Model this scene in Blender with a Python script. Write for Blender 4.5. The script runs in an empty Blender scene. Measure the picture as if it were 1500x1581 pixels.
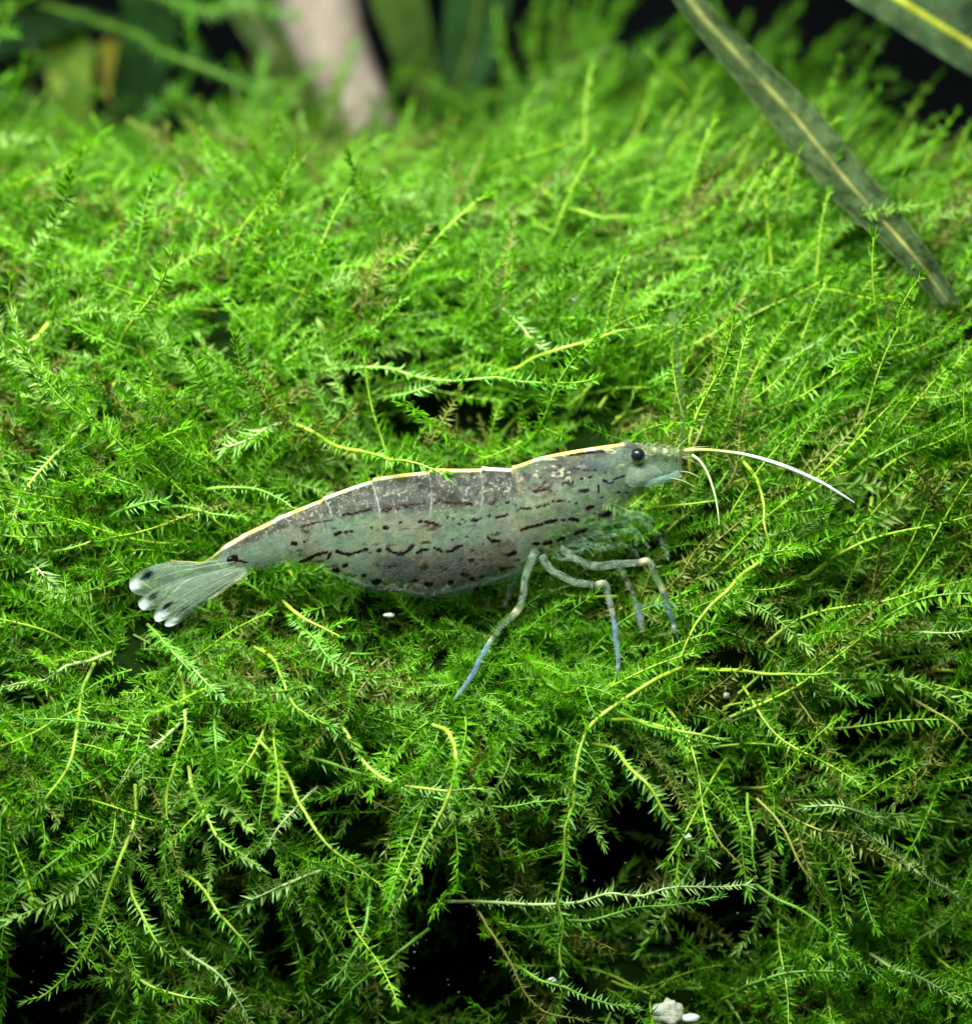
import bpy, bmesh, math, random
import numpy as np
from mathutils import Vector, Matrix, Quaternion, Euler

# ------------------------------------------------------------------ camera, world, light, exposure
# One unit is about half a centimetre of the aquarium (unit scale below).
D0 = 30.0                       # camera to the shrimp
PITCH = math.radians(15)        # the lens looks a little down on to the moss
RT = np.array([1.0, 0, 0])
UP = np.array([0, math.sin(PITCH), math.cos(PITCH)])
FW = np.array([0, math.cos(PITCH), -math.sin(PITCH)])
sc = bpy.context.scene
sc.unit_settings.system = 'METRIC'
sc.unit_settings.scale_length = 0.0053
cam_d = bpy.data.cameras.new('camera')
cam_d.sensor_fit = 'HORIZONTAL'; cam_d.sensor_width = 36; cam_d.lens = 36 * D0 / 15.0
cam_d.clip_start = 0.1; cam_d.clip_end = 500
cam_d.dof.use_dof = True; cam_d.dof.focus_distance = D0 - 0.25
cam_d.dof.aperture_fstop = cam_d.lens * 1e-3 / 0.70
cam = bpy.data.objects.new('camera', cam_d); sc.collection.objects.link(cam)
cam.location = Vector(-D0 * FW); cam.rotation_euler = (math.radians(90) - PITCH, 0, 0)
sc.camera = cam

world = bpy.data.worlds.new('World'); sc.world = world; world.use_nodes = True
world.node_tree.nodes['Background'].inputs[0].default_value = (0.030, 0.045, 0.05, 1)
world.node_tree.nodes['Background'].inputs[1].default_value = 0.6

def area_lamp(name, loc, target, sx, sy, power, col):
    d = bpy.data.lights.new(name, 'AREA'); d.shape = 'RECTANGLE'; d.size = sx; d.size_y = sy
    d.energy = power; d.color = col
    o = bpy.data.objects.new(name, d); sc.collection.objects.link(o)
    o.location = loc
    o.rotation_euler = (Vector(target) - Vector(loc)).to_track_quat('-Z', 'Y').to_euler()
    return o
# the tank's light bar, hanging above the moss and a little in front of it
area_lamp('aquarium_lamp', (-4.5, -7.0, 16.0), (-1.0, 1.0, -.5), 18, 5, 13200, (0.97, 1.0, 0.92))

sc.view_settings.view_transform = 'Standard'; sc.view_settings.look = 'None'
sc.view_settings.exposure = 0.27; sc.view_settings.gamma = 1.0
sc.view_settings.use_curve_mapping = False
cy = sc.cycles
cy.use_denoising = True; cy.use_adaptive_sampling = True; cy.adaptive_threshold = .03
try: cy.denoiser = 'OPENIMAGEDENOISE'
except Exception: pass
cy.max_bounces = 6; cy.diffuse_bounces = 3; cy.glossy_bounces = 2; cy.transmission_bounces = 4; cy.transparent_max_bounces = 12
cy.caustics_reflective = False; cy.caustics_refractive = False

rng = np.random.default_rng(11)
random.seed(11)

# ------------------------------------------------------------------ helpers
def L(px, py, d=0.0):
    """a point of the place: photo pixel at the shrimp's plane, d units further away, parallel projection"""
    px = np.asarray(px, float); py = np.asarray(py, float); d = np.asarray(d, float)
    return ((px - 750) / 100)[..., None] * RT + ((790.5 - py) / 100)[..., None] * UP + d[..., None] * FW
def W(px, py, d=0.0):
    """the point d units beyond the shrimp's plane that the lens sees at a photo pixel"""
    px = np.asarray(px, float); py = np.asarray(py, float); d = np.asarray(d, float)
    k = (D0 + d) / D0
    return (k * (px - 750) / 100)[..., None] * RT + (k * (790.5 - py) / 100)[..., None] * UP + d[..., None] * FW
def project(p):
    x = p @ RT; v = p @ UP; d = p @ FW
    k = D0 / (D0 + d)
    return 750 + 100 * x * k, 790.5 - 100 * v * k, d

def srgb(r, g, b):
    c = np.array([r, g, b], float) / 255
    return np.where(c <= .04045, c / 12.92, ((c + .055) / 1.055) ** 2.4)

def hash3(ix, iy, iz):
    h = (ix.astype(np.int64) * 374761393 + iy.astype(np.int64) * 668265263 + iz.astype(np.int64) * 2147483647) & 0xffffffff
    h = ((h ^ (h >> 13)) * 1274126177) & 0xffffffff
    return ((h ^ (h >> 16)) & 0xffff) / 65535.0
def vnoise(x, y, z=None):
    x = np.asarray(x, float); y = np.asarray(y, float)
    z = np.zeros_like(x) if z is None else np.asarray(z, float) + 0 * x
    ix, iy, iz = np.floor(x), np.floor(y), np.floor(z)
    fx, fy, fz = x - ix, y - iy, z - iz
    fx, fy, fz = [f * f * (3 - 2 * f) for f in (fx, fy, fz)]
    r = 0
    for a in (0, 1):
        for b in (0, 1):
            for c in (0, 1):
                r = r + hash3(ix + a, iy + b, iz + c) * (fx if a else 1 - fx) * (fy if b else 1 - fy) * (fz if c else 1 - fz)
    return r
def fbm(x, y, z=None, o=4):
    s = 0; a = .5; t = 0
    for k in range(o):
        s = s + a * vnoise(x * 2 ** k + 17 * k, y * 2 ** k - 9 * k, None if z is None else z * 2 ** k); t += a; a *= .5
    return s / t

def catmull(pts, n):
    """smooth resample of rows of numbers, n samples"""
    P = np.asarray(pts, float); m = len(P)
    seg = np.linalg.norm(np.diff(P[:, :2], axis=0), axis=1); seg = np.maximum(seg, 1e-6)
    T = np.concatenate([[0], np.cumsum(seg)])
    u = np.linspace(0, T[-1], n)
    M = np.empty_like(P)
    M[1:-1] = (P[2:] - P[:-2]) / (T[2:] - T[:-2])[:, None]
    M[0] = (P[1] - P[0]) / seg[0]; M[-1] = (P[-1] - P[-2]) / seg[-1]
    i = np.clip(np.searchsorted(T, u, side='right') - 1, 0, m - 2)
    h = seg[i]; s = (u - T[i]) / h; s = s[:, None]; h = h[:, None]
    return ((2*s**3-3*s**2+1)*P[i] + (s**3-2*s**2+s)*h*M[i] + (-2*s**3+3*s**2)*P[i+1] + (s**3-s**2)*h*M[i+1])

def link(o, parent=None):
    sc.collection.objects.link(o)
    if parent is not None: o.parent = parent
    return o
def tag(o, label=None, cat=None, group=None, kind=None):
    if label: o['label'] = label
    if cat: o['category'] = cat
    if group: o['group'] = group
    if kind: o['kind'] = kind
    return o
def empty(name, loc):
    o = bpy.data.objects.new(name, None); o.empty_display_size = .2
    o.location = Vector(loc); return link(o)
def mesh_obj(name, V, F, mat, parent=None, origin=None, smooth=True, col=None, opac=None):
    """ONE mesh object from world points; with a parent the points are made local to it"""
    V = np.asarray(V, float)
    if parent is not None: org = np.array(parent.location); 
    elif origin is not None: org = np.asarray(origin, float)
    else: org = np.zeros(3)
    me = bpy.data.meshes.new(name)
    me.from_pydata((V - org).tolist(), [], F if isinstance(F, list) else F.tolist())
    if smooth: me.polygons.foreach_set('use_smooth', [True] * len(me.polygons))
    if col is not None:
        a = me.color_attributes.new('pigment', 'FLOAT_COLOR', 'POINT')
        c = np.ones((len(V), 4), np.float32); c[:, :3] = col
        a.data.foreach_set('color', c.ravel())
    if opac is not None:
        a = me.attributes.new('opacity', 'FLOAT', 'POINT')
        a.data.foreach_set('value', np.asarray(opac, np.float32) + np.zeros(len(V), np.float32))
    me.update()
    o = bpy.data.objects.new(name, me)
    if mat: me.materials.append(mat)
    if parent is None: o.location = Vector(org)
    return link(o, parent)

def frames(P):
    T = np.gradient(P, axis=0); T /= np.linalg.norm(T, axis=1)[:, None] + 1e-9
    N = np.empty_like(P)
    r = np.array([.13, -.7, .7]) if abs(T[0] @ np.array([.13, -.7, .7])) < .9 else np.array([1., 0, 0])
    n = r - T[0] * (r @ T[0]); N[0] = n / np.linalg.norm(n)
    for i in range(1, len(P)):
        n = N[i-1] - T[i] * (N[i-1] @ T[i]); N[i] = n / (np.linalg.norm(n) + 1e-9)
    return T, N, np.cross(T, N)
def tube(P, R, sides=6, cap=True):
    P = np.asarray(P, float); n = len(P); R = np.zeros(n) + R
    T, N, B = frames(P)
    a = np.linspace(0, 2 * math.pi, sides, endpoint=False)
    V = (P[:, None] + R[:, None, None] * (np.cos(a)[None, :, None] * N[:, None] + np.sin(a)[None, :, None] * B[:, None])).reshape(-1, 3)
    F = []
    for i in range(n - 1):
        for k in range(sides):
            k2 = (k + 1) % sides
            F.append((i*sides+k, i*sides+k2, (i+1)*sides+k2, (i+1)*sides+k))
    if cap:
        F.append(tuple(range(sides))[::-1]); F.append(tuple((n-1)*sides + k for k in range(sides)))
    return V, F
class Bag:
    def __init__(s): s.V = []; s.F = []; s.n = 0
    def add(s, V, F):
        V = np.asarray(V); s.V.append(V); s.F += [tuple(i + s.n for i in f) for f in F]; s.n += len(V)
    def get(s): return np.concatenate(s.V), s.F

# ------------------------------------------------------------------ materials
def new_mat(name):
    m = bpy.data.materials.new(name); m.use_nodes = True
    nt = m.node_tree; nt.nodes.clear()
    out = nt.nodes.new('ShaderNodeOutputMaterial')
    return m, nt, out
def N_(nt, t, **k):
    n = nt.nodes.new(t)
    for a, b in k.items(): setattr(n, a, b)
    return n
def moss_mat(name, c_dark, c_mid, c_light, transl=.42, rough=.38, spec=.5, scale=1.3, rnd=True):
    m, nt, out = new_mat(name)
    info = N_(nt, 'ShaderNodeObjectInfo'); tc = N_(nt, 'ShaderNodeNewGeometry')
    ns = N_(nt, 'ShaderNodeTexNoise'); ns.inputs['Scale'].default_value = scale; ns.inputs['Detail'].default_value = 3
    nt.links.new(tc.outputs['Position'], ns.inputs['Vector'])
    ad = N_(nt, 'ShaderNodeMath', operation='MULTIPLY_ADD'); ad.inputs[1].default_value = .55 if rnd else 0.0
    nt.links.new(info.outputs['Random'], ad.inputs[0]); 
    sb = N_(nt, 'ShaderNodeMath', operation='MULTIPLY_ADD'); sb.inputs[1].default_value = 1.2; sb.inputs[2].default_value = -.38 if rnd else -.1
    nt.links.new(ns.outputs['Fac'], sb.inputs[0]); nt.links.new(sb.outputs[0], ad.inputs[2])
    rp = N_(nt, 'ShaderNodeValToRGB'); cr = rp.color_ramp
    cr.elements[0].position = .08; cr.elements[0].color = (*c_dark, 1)
    cr.elements[1].position = .95; cr.elements[1].color = (*c_light, 1)
    e = cr.elements.new(.5); e.color = (*c_mid, 1)
    nt.links.new(ad.outputs[0], rp.inputs[0])
    p = N_(nt, 'ShaderNodeBsdfPrincipled'); p.inputs['Roughness'].default_value = rough
    p.inputs['Specular IOR Level'].default_value = spec
    nt.links.new(rp.outputs[0], p.inputs['Base Color'])
    t = N_(nt, 'ShaderNodeBsdfTranslucent'); nt.links.new(rp.outputs[0], t.inputs['Color'])
    mx = N_(nt, 'ShaderNodeMixShader'); mx.inputs[0].default_value = transl
    nt.links.new(p.outputs[0], mx.inputs[1]); nt.links.new(t.outputs[0], mx.inputs[2])
    nt.links.new(mx.outputs[0], out.inputs['Surface'])
    return m
M = {}
M['leaf'] = moss_mat('moss_leaf', (.040, .16, .001), (.165, .50, .002), (.36, .74, .05), transl=.56, spec=.5, rough=.34)
M['leaf_brown'] = moss_mat('moss_leaf_old', (.085, .11, .012), (.16, .22, .022), (.24, .34, .05), transl=.3)
M['leaf_near'] = moss_mat('moss_leaf_near', (.08, .34, .012), (.19, .56, .04), (.42, .76, .22), transl=.48, rough=.3, spec=.6)
M['leaf_pale'] = moss_mat('moss_leaf_pale', (.20, .44, .07), (.32, .58, .14), (.50, .72, .28), transl=.4, rough=.3, spec=.6)
M['leaf_dusty'] = moss_mat('moss_leaf_dusty', (.11, .30, .02), (.25, .50, .06), (.44, .68, .18), transl=.45, rough=.45)
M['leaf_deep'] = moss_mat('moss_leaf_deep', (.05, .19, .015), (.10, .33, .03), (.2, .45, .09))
M['stem'] = moss_mat('moss_stem', (.30, .48, .03), (.46, .66, .06), (.62, .78, .14), transl=.25, rough=.35, scale=3)
M['stem_brown'] = moss_mat('moss_stem_old', (.18, .19, .03), (.27, .29, .05), (.36, .40, .08), transl=.15, rough=.45, scale=3)
M['stem_green'] = moss_mat('moss_stem_green', (.13, .34, .02), (.22, .48, .04), (.34, .60, .10), transl=.25, rough=.35, scale=3)
M['stem_pale'] = moss_mat('moss_stem_pale', (.36, .52, .16), (.50, .66, .25), (.62, .76, .36), transl=.25, rough=.35, scale=3)

def flat_mat(name, col, rough=.5, spec=.5, noise=None, bump=0.0, coat=0.0, sss=0.0):
    m, nt, out = new_mat(name)
    p = N_(nt, 'ShaderNodeBsdfPrincipled'); p.inputs['Roughness'].default_value = rough
    p.inputs['Specular IOR Level'].default_value = spec; p.inputs['Coat Weight'].default_value = coat
    p.inputs['Base Color'].default_value = (*col, 1)
    if sss: p.inputs['Subsurface Weight'].default_value = sss; p.inputs['Subsurface Radius'].default_value = (.1, .1, .08)
    if noise:
        c2, scl = noise
        g = N_(nt, 'ShaderNodeTexCoord')
        ns = N_(nt, 'ShaderNodeTexNoise'); ns.inputs['Scale'].default_value = scl; ns.inputs['Detail'].default_value = 6; ns.inputs['Roughness'].default_value = .65
        nt.links.new(g.outputs['Object'], ns.inputs['Vector'])
        rp = N_(nt, 'ShaderNodeValToRGB'); rp.color_ramp.elements[0].position = .34; rp.color_ramp.elements[1].position = .66
        rp.color_ramp.elements[0].color = (*col, 1); rp.color_ramp.elements[1].color = (*c2, 1)
        nt.links.new(ns.outputs['Fac'], rp.inputs[0]); nt.links.new(rp.outputs[0], p.inputs['Base Color'])
        if bump:
            b = N_(nt, 'ShaderNodeBump'); b.inputs['Strength'].default_value = bump; b.inputs['Distance'].default_value = .1
            nt.links.new(ns.outputs['Fac'], b.inputs['Height']); nt.links.new(b.outputs[0], p.inputs['Normal'])
    nt.links.new(p.outputs[0], out.inputs['Surface'])
    return m
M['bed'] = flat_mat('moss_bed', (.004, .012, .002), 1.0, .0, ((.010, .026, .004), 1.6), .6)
M['wall'] = flat_mat('tank_back', (.004, .006, .009), .7, .2, ((.008, .011, .014), .3))
M['wood'] = flat_mat('driftwood', (.30, .23, .16), .85, .15, ((.80, .68, .56), .55), .8)
M['dark_leaf'] = flat_mat('dark_leaf', (.010, .035, .010), .35, .5, ((.03, .085, .02), .7), .2)
M['olive_leaf'] = flat_mat('olive_leaf', (.035, .075, .012), .4, .5, ((.09, .16, .025), .6), .2)
M['lime_leaf'] = flat_mat('lime_leaf', (.22, .42, .05), .4, .5, ((.45, .58, .10), .5), .2)
M['yellow_leaf'] = flat_mat('yellow_leaf', (.45, .42, .04), .4, .5, ((.62, .60, .12), .5), .2)
M['strap'] = flat_mat('strap_leaf', (.014, .036, .006), .7, .2, ((.065, .11, .035), 4.5), 1.0)
M['rib'] = flat_mat('leaf_rib', (.03, .05, .012), .6, .3, ((.20, .22, .05), 1.3), .5)
M['corner_leaf'] = flat_mat('corner_leaf', (.018, .045, .015), .6, .3, ((.075, .14, .055), 1.6), .6)
M['corner_rib'] = flat_mat('corner_rib', (.30, .38, .02), .45, .4, ((.50, .55, .06), 1.2))
M['chalk'] = flat_mat('chalk', (.40, .44, .30), .6, .4, ((.62, .64, .54), 6.0), .8, sss=.2)
M['fleck'] = flat_mat('fleck', (.48, .56, .50), .3, .5, ((.70, .76, .72), 8.0), .3, sss=.2)
M['eye'] = flat_mat('eye', (.006, .006, .010), .30, .4, ((.014, .013, .020), 30.0))

def shrimp_mat(name, rough=.34, sss=.25, bump=.25, clear=0.0, thru=0.0):
    m, nt, out = new_mat(name)
    at = N_(nt, 'ShaderNodeAttribute', attribute_name='pigment'); op = N_(nt, 'ShaderNodeAttribute', attribute_name='opacity')
    p = N_(nt, 'ShaderNodeBsdfPrincipled')
    p.inputs['Roughness'].default_value = rough; p.inputs['Specular IOR Level'].default_value = .55
    p.inputs['Subsurface Weight'].default_value = sss; p.inputs['Subsurface Radius'].default_value = (.12, .14, .12)
    p.inputs['Subsurface Scale'].default_value = .5
    p.inputs['Transmission Weight'].default_value = clear; p.inputs['IOR'].default_value = 1.22
    g = N_(nt, 'ShaderNodeNewGeometry')
    ns = N_(nt, 'ShaderNodeTexNoise'); ns.inputs['Scale'].default_value = 26; ns.inputs['Detail'].default_value = 4
    nt.links.new(g.outputs['Position'], ns.inputs['Vector'])
    b = N_(nt, 'ShaderNodeBump'); b.inputs['Strength'].default_value = bump; b.inputs['Distance'].default_value = .02
    nt.links.new(ns.outputs['Fac'], b.inputs['Height']); nt.links.new(b.outputs[0], p.inputs['Normal'])
    nt.links.new(at.outputs['Color'], p.inputs['Base Color'])
    nt.links.new(op.outputs['Fac'], p.inputs['Alpha'])
    if thru:
        t = N_(nt, 'ShaderNodeBsdfTranslucent'); nt.links.new(at.outputs['Color'], t.inputs['Color'])
        tr = N_(nt, 'ShaderNodeBsdfTransparent'); m1 = N_(nt, 'ShaderNodeMixShader'); nt.links.new(op.outputs['Fac'], m1.inputs[0])
        nt.links.new(tr.outputs[0], m1.inputs[1]); nt.links.new(t.outputs[0], m1.inputs[2])
        m2 = N_(nt, 'ShaderNodeMixShader'); m2.inputs[0].default_value = thru
        nt.links.new(p.outputs[0], m2.inputs[1]); nt.links.new(m1.outputs[0], m2.inputs[2]); nt.links.new(m2.outputs[0], out.inputs['Surface'])
    else: nt.links.new(p.outputs[0], out.inputs['Surface'])
    return m
M['shrimp'] = shrimp_mat('shrimp_shell', .12, .0, .9, 0, .3)
M['flesh'] = shrimp_mat('shrimp_flesh', .4, .0, .5, 0, .45)
M['limb'] = shrimp_mat('shrimp_limb', .16, .0, .6, .30, .30)
M['feeler'] = shrimp_mat('shrimp_feeler', .3, .0, .2)

# ------------------------------------------------------------------ the setting: back of the tank, moss bed
bk = L(np.array([-3200, 4700, 4700, -3200]), np.array([3000, 3000, -2600, -2600]), np.full(4, 52.0))
tag(mesh_obj('tank_back_wall', bk, [(0, 1, 2, 3)], M['wall'], smooth=False), kind='structure')

PROFILE = [(3.4, -14), (2.6, -11.5), (1.9, -9.6), (1.4, -8), (.9, -6.2), (.55, -4.6), (.5, -3.2), (.75, -1.9), (1.15, -.8), (1.6, .4), (2.3, 1.9),
           (3.3, 3.5), (4.8, 5.1), (6.6, 6.3), (8.8, 7.1), (11.5, 7.7), (14.5, 8.3), (18, 8.6), (24, 8.6)]
# hollows between the cushions: photo place, radii, depth
HOLLOWS = [(640, 800, 430, 120, .6), (930, 900, 150, 130, .5), (285, 910, 120, 70, .5), (700, 650, 165, 62, 2.1), (1220, 640, 80, 45, 1.5), (1010, 1240, 110, 60, 2.4), (930, 1340, 130, 120, 2.8), (1120, 1420, 150, 85, 2.4),
           (700, 1480, 130, 120, 2.8), (1340, 1120, 140, 80, 2.0), (480, 1230, 90, 60, 1.8), (60, 1500, 120, 110, 2.6), (330, 1400, 80, 70, 1.8),
           (1400, 1300, 130, 120, 1.8), (820, 1120, 80, 40, .8), (330, 720, 90, 40, .6), (1390, 880, 100, 40, .7), (900, 1000, 90, 50, .7), (180, 700, 60, 40, .5)]
def hollow_at(px, py):
    h = np.zeros_like(px)
    for (cx, cy, rx, ry, dp) in HOLLOWS:
        h = np.maximum(h, dp * np.exp(-(((px - cx) / rx) ** 2 + ((py - cy) / ry) ** 2) * 1.1))
    return h
def bed_points(nx, ns, hollow):
    prof = catmull(PROFILE, ns)
    xs = np.linspace(-17, 17, nx)
    X, S = np.meshgrid(xs, np.arange(ns))
    d = prof[S, 0]; v = prof[S, 1]
    far = np.clip((d - 2) / 9, 0, 1)
    xw = X * (1 + .35 * far)
    d = d + 1.7 * (fbm(xw * .28 + 5, v * .33 + 3) - .5) + 1.2 * (fbm(xw * .75, v * .75 + 31) - .5)
    v = v + far * (1.4 * (fbm(xw * .22 + 40, d * .2) - .5) + .7 * (fbm(xw * .6 + 9, d * .5) - .5))
    # the top edge dips behind the wood and falls away to the right
    v = v - far * (.9 * np.exp(-((xw + 2.2) / 2.2) ** 2) + 1.35 / (1 + np.exp(-(xw - 7.8) / 1.0)) + 1.0 * np.exp(-((xw + 7.6) / 2.6) ** 2))
    P = xw[..., None] * RT + v[..., None] * UP + d[..., None] * FW
    if hollow:
        px, py, _ = project(P.reshape(-1, 3))
        h = hollow_at(px, py).reshape(X.shape)
        P = P + h[..., None] * (FW * .9 - UP * .1)
    return P
G = bed_points(230, 300, False)               # smooth outline, for laying the long strands
GB = bed_points(230, 300, True)
def grid_faces(ns, nx):
    i = np.arange((ns - 1) * nx).reshape(ns - 1, nx)[:, :-1].ravel()
    return np.stack([i, i + 1, i + nx + 1, i + nx], 1)
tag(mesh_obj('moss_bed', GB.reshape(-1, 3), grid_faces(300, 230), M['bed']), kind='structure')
gpx, gpy, gd = project(G.reshape(-1, 3))
def surf_depth(px, py):
    """depth of the moss bed where the lens sees it at a photo pixel"""
    m = (np.abs(gpx - px) < 14) & (np.abs(gpy - py) < 14)
    if not m.any():
        k = np.argmin((gpx - px) ** 2 + (gpy - py) ** 2); return gd[k]
    return gd[m].min()

# ------------------------------------------------------------------ moss fronds
LEAF_V = np.array([(0, 0, 0), (.28, .5, .08), (.28, 0, -.04), (.28, -.5, .08), (.62, .27, .08), (.62, 0, .0), (.62, -.27, .08), (1, 0, .10)])
LEAF_F = [(0, 2, 1), (0, 3, 2), (1, 2, 5, 4), (2, 3, 6, 5), (4, 5, 7), (5, 6, 7)]
def leaves_on(P, bag, r, length, width, gap, spread=62, flat=.35, tip_tuft=True, start=.0, plane=None, jit=.25, size_fn=None):
    """small pointed leaves in two uneven ranks along a stem"""
    seg = np.linalg.norm(np.diff(P, axis=0), axis=1); S = np.concatenate([[0], np.cumsum(seg)]); tot = S[-1]
    T, N, B = frames(P)
    if plane is not None:
        q = plane - T * (T @ plane)[:, None]; q /= np.linalg.norm(q, axis=1)[:, None] + 1e-6
        N = np.cross(q, T); B = q                      # N across in the leaf plane, B its normal
    u = start * tot; side = 1
    while u < tot:
        i = min(np.searchsorted(S, u), len(P) - 1)
        p = np.array([np.interp(u, S, P[:, k]) for k in range(3)]); t = T[i]; n = N[i]; b = B[i]
        f = u / tot
        roll = r.normal(0, flat)
        sd = side * n * math.cos(roll) + b * math.sin(roll)
        ang = math.radians(spread * (1 - .45 * max(0, (f - .8) / .2)) + r.normal(0, 11))
        ax = t * math.cos(ang) + sd * math.sin(ang)
        nz = np.cross(ax, np.cross(b + r.normal(0, .35, 3), ax)); nz /= np.linalg.norm(nz) + 1e-9
        ay = np.cross(nz, ax)
        l = length * (1 + r.normal(0, jit * .6)) * (1 - .35 * max(0, (f - .85) / .15)) * (size_fn(f) if size_fn else 1)
        w = width * (1 + r.normal(0, jit * .5))
        lv = LEAF_V.copy(); lv[:, 2] += r.normal(.12, .22) * lv[:, 0] ** 2
        bag.add(p + lv[:, :1] * l * ax + lv[:, 1:2] * w * ay + lv[:, 2:] * l * nz, LEAF_F)
        side = -side
        u += gap * .5 * (1 + r.uniform(-.4, .4))
    if tip_tuft:
        for k in range(4):
            ax = T[-1] + .45 * (N[-1] * r.normal() + B[-1] * r.normal() * .6); ax /= np.linalg.norm(ax)
            nz = np.cross(ax, np.cross(B[-1] + r.normal(0, .4, 3), ax)); nz /= np.linalg.norm(nz) + 1e-9
            ay = np.cross(nz, ax); l = length * r.uniform(.8, 1.25); w = width
            bag.add(P[-1] + LEAF_V[:, :1] * l * ax + LEAF_V[:, 1:2] * w * ay + LEAF_V[:, 2:] * l * nz, LEAF_F)

# patterns for the mass of moss (not linked to the scene; the mass draws them by the thousand)
pat = bpy.data.collections.new('frond_patterns')
def make_pattern(i, kind, r):
    n = 14
    Ln = dict(fine=1.3, feather=1.9, long=2.5, branch=2.0)[kind] * r.uniform(.85, 1.15)
    t = np.linspace(0, 1, n)
    bend = r.uniform(-.35, .35); lift = r.uniform(-.25, .45); wob = r.uniform(0, 6.3)
    P = np.stack([Ln * t, Ln * (bend * t ** 2 + .03 * np.sin(7 * t + wob)), Ln * (lift * t ** 2 * .6 + .03 * np.cos(6 * t + wob))], 1)
    lv = Bag(); st = Bag()
    ll, lw, gap = dict(fine=(.135, .036, .052), feather=(.185, .046, .056), long=(.165, .042, .072), branch=(.15, .040, .058))[kind]
    st.add(*tube(P, np.linspace(.022 if kind != 'long' else .028, .008, n), 4, False))
    leaves_on(P, lv, r, ll, lw, gap, flat=.7, spread=66, plane=np.array([0, 0, 1.]), start=.04 if kind != 'long' else .2)
    if kind in ('branch', 'fine'):
        for k in range(5 if kind == 'branch' else 3):
            f = .15 + .7 * (k + r.uniform(-.2, .2)) / 5; j = int(f * (n - 1)); sgn = 1 if k % 2 else -1
            bl = Ln * r.uniform(.25, .42) * (1 - .4 * f)
            a = math.radians(r.uniform(35, 60)) * sgn
            tt = np.linspace(0, 1, 7)
            Q = P[j] + np.stack([bl * tt * math.cos(a), bl * tt * math.sin(a) * (1 - .25 * tt), bl * r.uniform(-.3, .4) * tt ** 2], 1)
            st.add(*tube(Q, np.linspace(.014, .006, 7), 3, False))
            leaves_on(Q, lv, r, ll * .85, lw * .9, gap, flat=.7, spread=66, plane=np.array([0, 0, 1.]), start=.1)
    V1, F1 = lv.get(); V2, F2 = st.get()
    me = bpy.data.meshes.new('frond_pattern')
    me.from_pydata(np.concatenate([V1, V2]).tolist(), [], F1 + [tuple(q + len(V1) for q in f) for f in F2])
    old = kind == 'fine' and i % 5 == 4
    me.materials.append(M['leaf_brown'] if i in (5, 11) else M['leaf_dusty'] if i == 6 else M['leaf']); me.materials.append(M['stem_brown'] if i in (5, 11) else M['stem'] if kind == 'long' else M['stem_green'])
    me.polygons.foreach_set('material_index', [0] * len(F1) + [1] * len(F2))
    me.polygons.foreach_set('use_smooth', [True] * (len(F1) + len(F2)))
    o = bpy.data.objects.new('frond_pattern_%02d' % i, me); pat.objects.link(o)
kinds = ['fine', 'feather', 'branch', 'long', 'fine', 'branch', 'feather', 'fine', 'branch', 'long', 'feather', 'branch']
for i, k in enumerate(kinds): make_pattern(i, k, np.random.default_rng(100 + i))

def scatter(n, r):
    P = GB; ns, nx = P.shape[:2]
    du = np.gradient(P, axis=1); dv = np.gradient(P, axis=0)
    nr = np.cross(du, dv); ar = np.linalg.norm(nr, axis=2); nr /= ar[..., None] + 1e-9
    nr *= np.where((nr @ FW) > 0, -1, 1)[..., None]
    px, py, d = [q.reshape(ns, nx) for q in project(P.reshape(-1, 3))]
    vis = ((px > -330) & (px < 1830) & (py > -250) & (py < 1900)).astype(float)
    foreshort = np.clip(-(nr @ FW), .28, 1)
    pr = ar * vis * (.25 + .75 * foreshort)
    ho = hollow_at(px, py)
    pr *= np.clip(np.exp(-1.5 * np.maximum(ho - .45, 0)), .04, 1)
    pr *= .5 + 1.2 * np.clip((fbm(px / 90., py / 70., o=3) - .3) * 2.2, 0, 1)
    pr *= np.where(py > 1150, .5, 1) * np.where((px > 1180) & (py < 270), .4, 1) * np.where((px < 420) & (py < 230), .5, 1)
    cdf = np.cumsum(pr.ravel()); cdf /= cdf[-1]
    idx = np.searchsorted(cdf, r.random(n)); idx = np.minimum(idx, ns * nx - 1)
    q = P.reshape(-1, 3)[idx] + du.reshape(-1, 3)[idx] * r.uniform(-.5, .5, n)[:, None] + dv.reshape(-1, 3)[idx] * r.uniform(-.5, .5, n)[:, None]
    nn = nr.reshape(-1, 3)[idx]
    return q, nn, px.ravel()[idx], py.ravel()[idx], d.ravel()[idx]
NF = 13000
rs = np.random.default_rng(5)
q, nn, fx, fy, fd = scatter(NF, rs)
# growing direction in the picture: up to the right on the right, leaning left on the left, hanging below the shrimp
fa = fbm(fx / 170 + 3, fy / 120 + 8, o=2); fb = fbm(fx / 150 + 60, fy / 110 + 20, o=2)
wgt = 1 / (1 + np.exp(-(fx - 800 + rs.normal(0, 110, NF)) / 60))
ang = np.where(rs.random(NF) < wgt, 28 + 50 * (fa - .5), np.where(fb + rs.normal(0, .06, NF) < .54, 172, 18) + 130 * (fa - .5)) + rs.normal(0, 15, NF)
low = rs.random(NF) < np.clip((fy - 960) / 240, 0, .72)
ang = np.where(low, np.where(fb + rs.normal(0, .06, NF) < .5, -55, -122) + 70 * (fa - .5) + rs.normal(0, 18, NF), ang)
high = rs.random(NF) < np.clip((330 - fy) / 200, 0, .8)
ang = np.where(high, 75 + rs.normal(0, 35, NF), ang)
ang = np.radians(ang)
di = np.cos(ang)[:, None] * RT + np.sin(ang)[:, None] * UP
tg = di - nn * (di * nn).sum(1)[:, None]; tg /= np.linalg.norm(tg, axis=1)[:, None] + 1e-6
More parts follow.
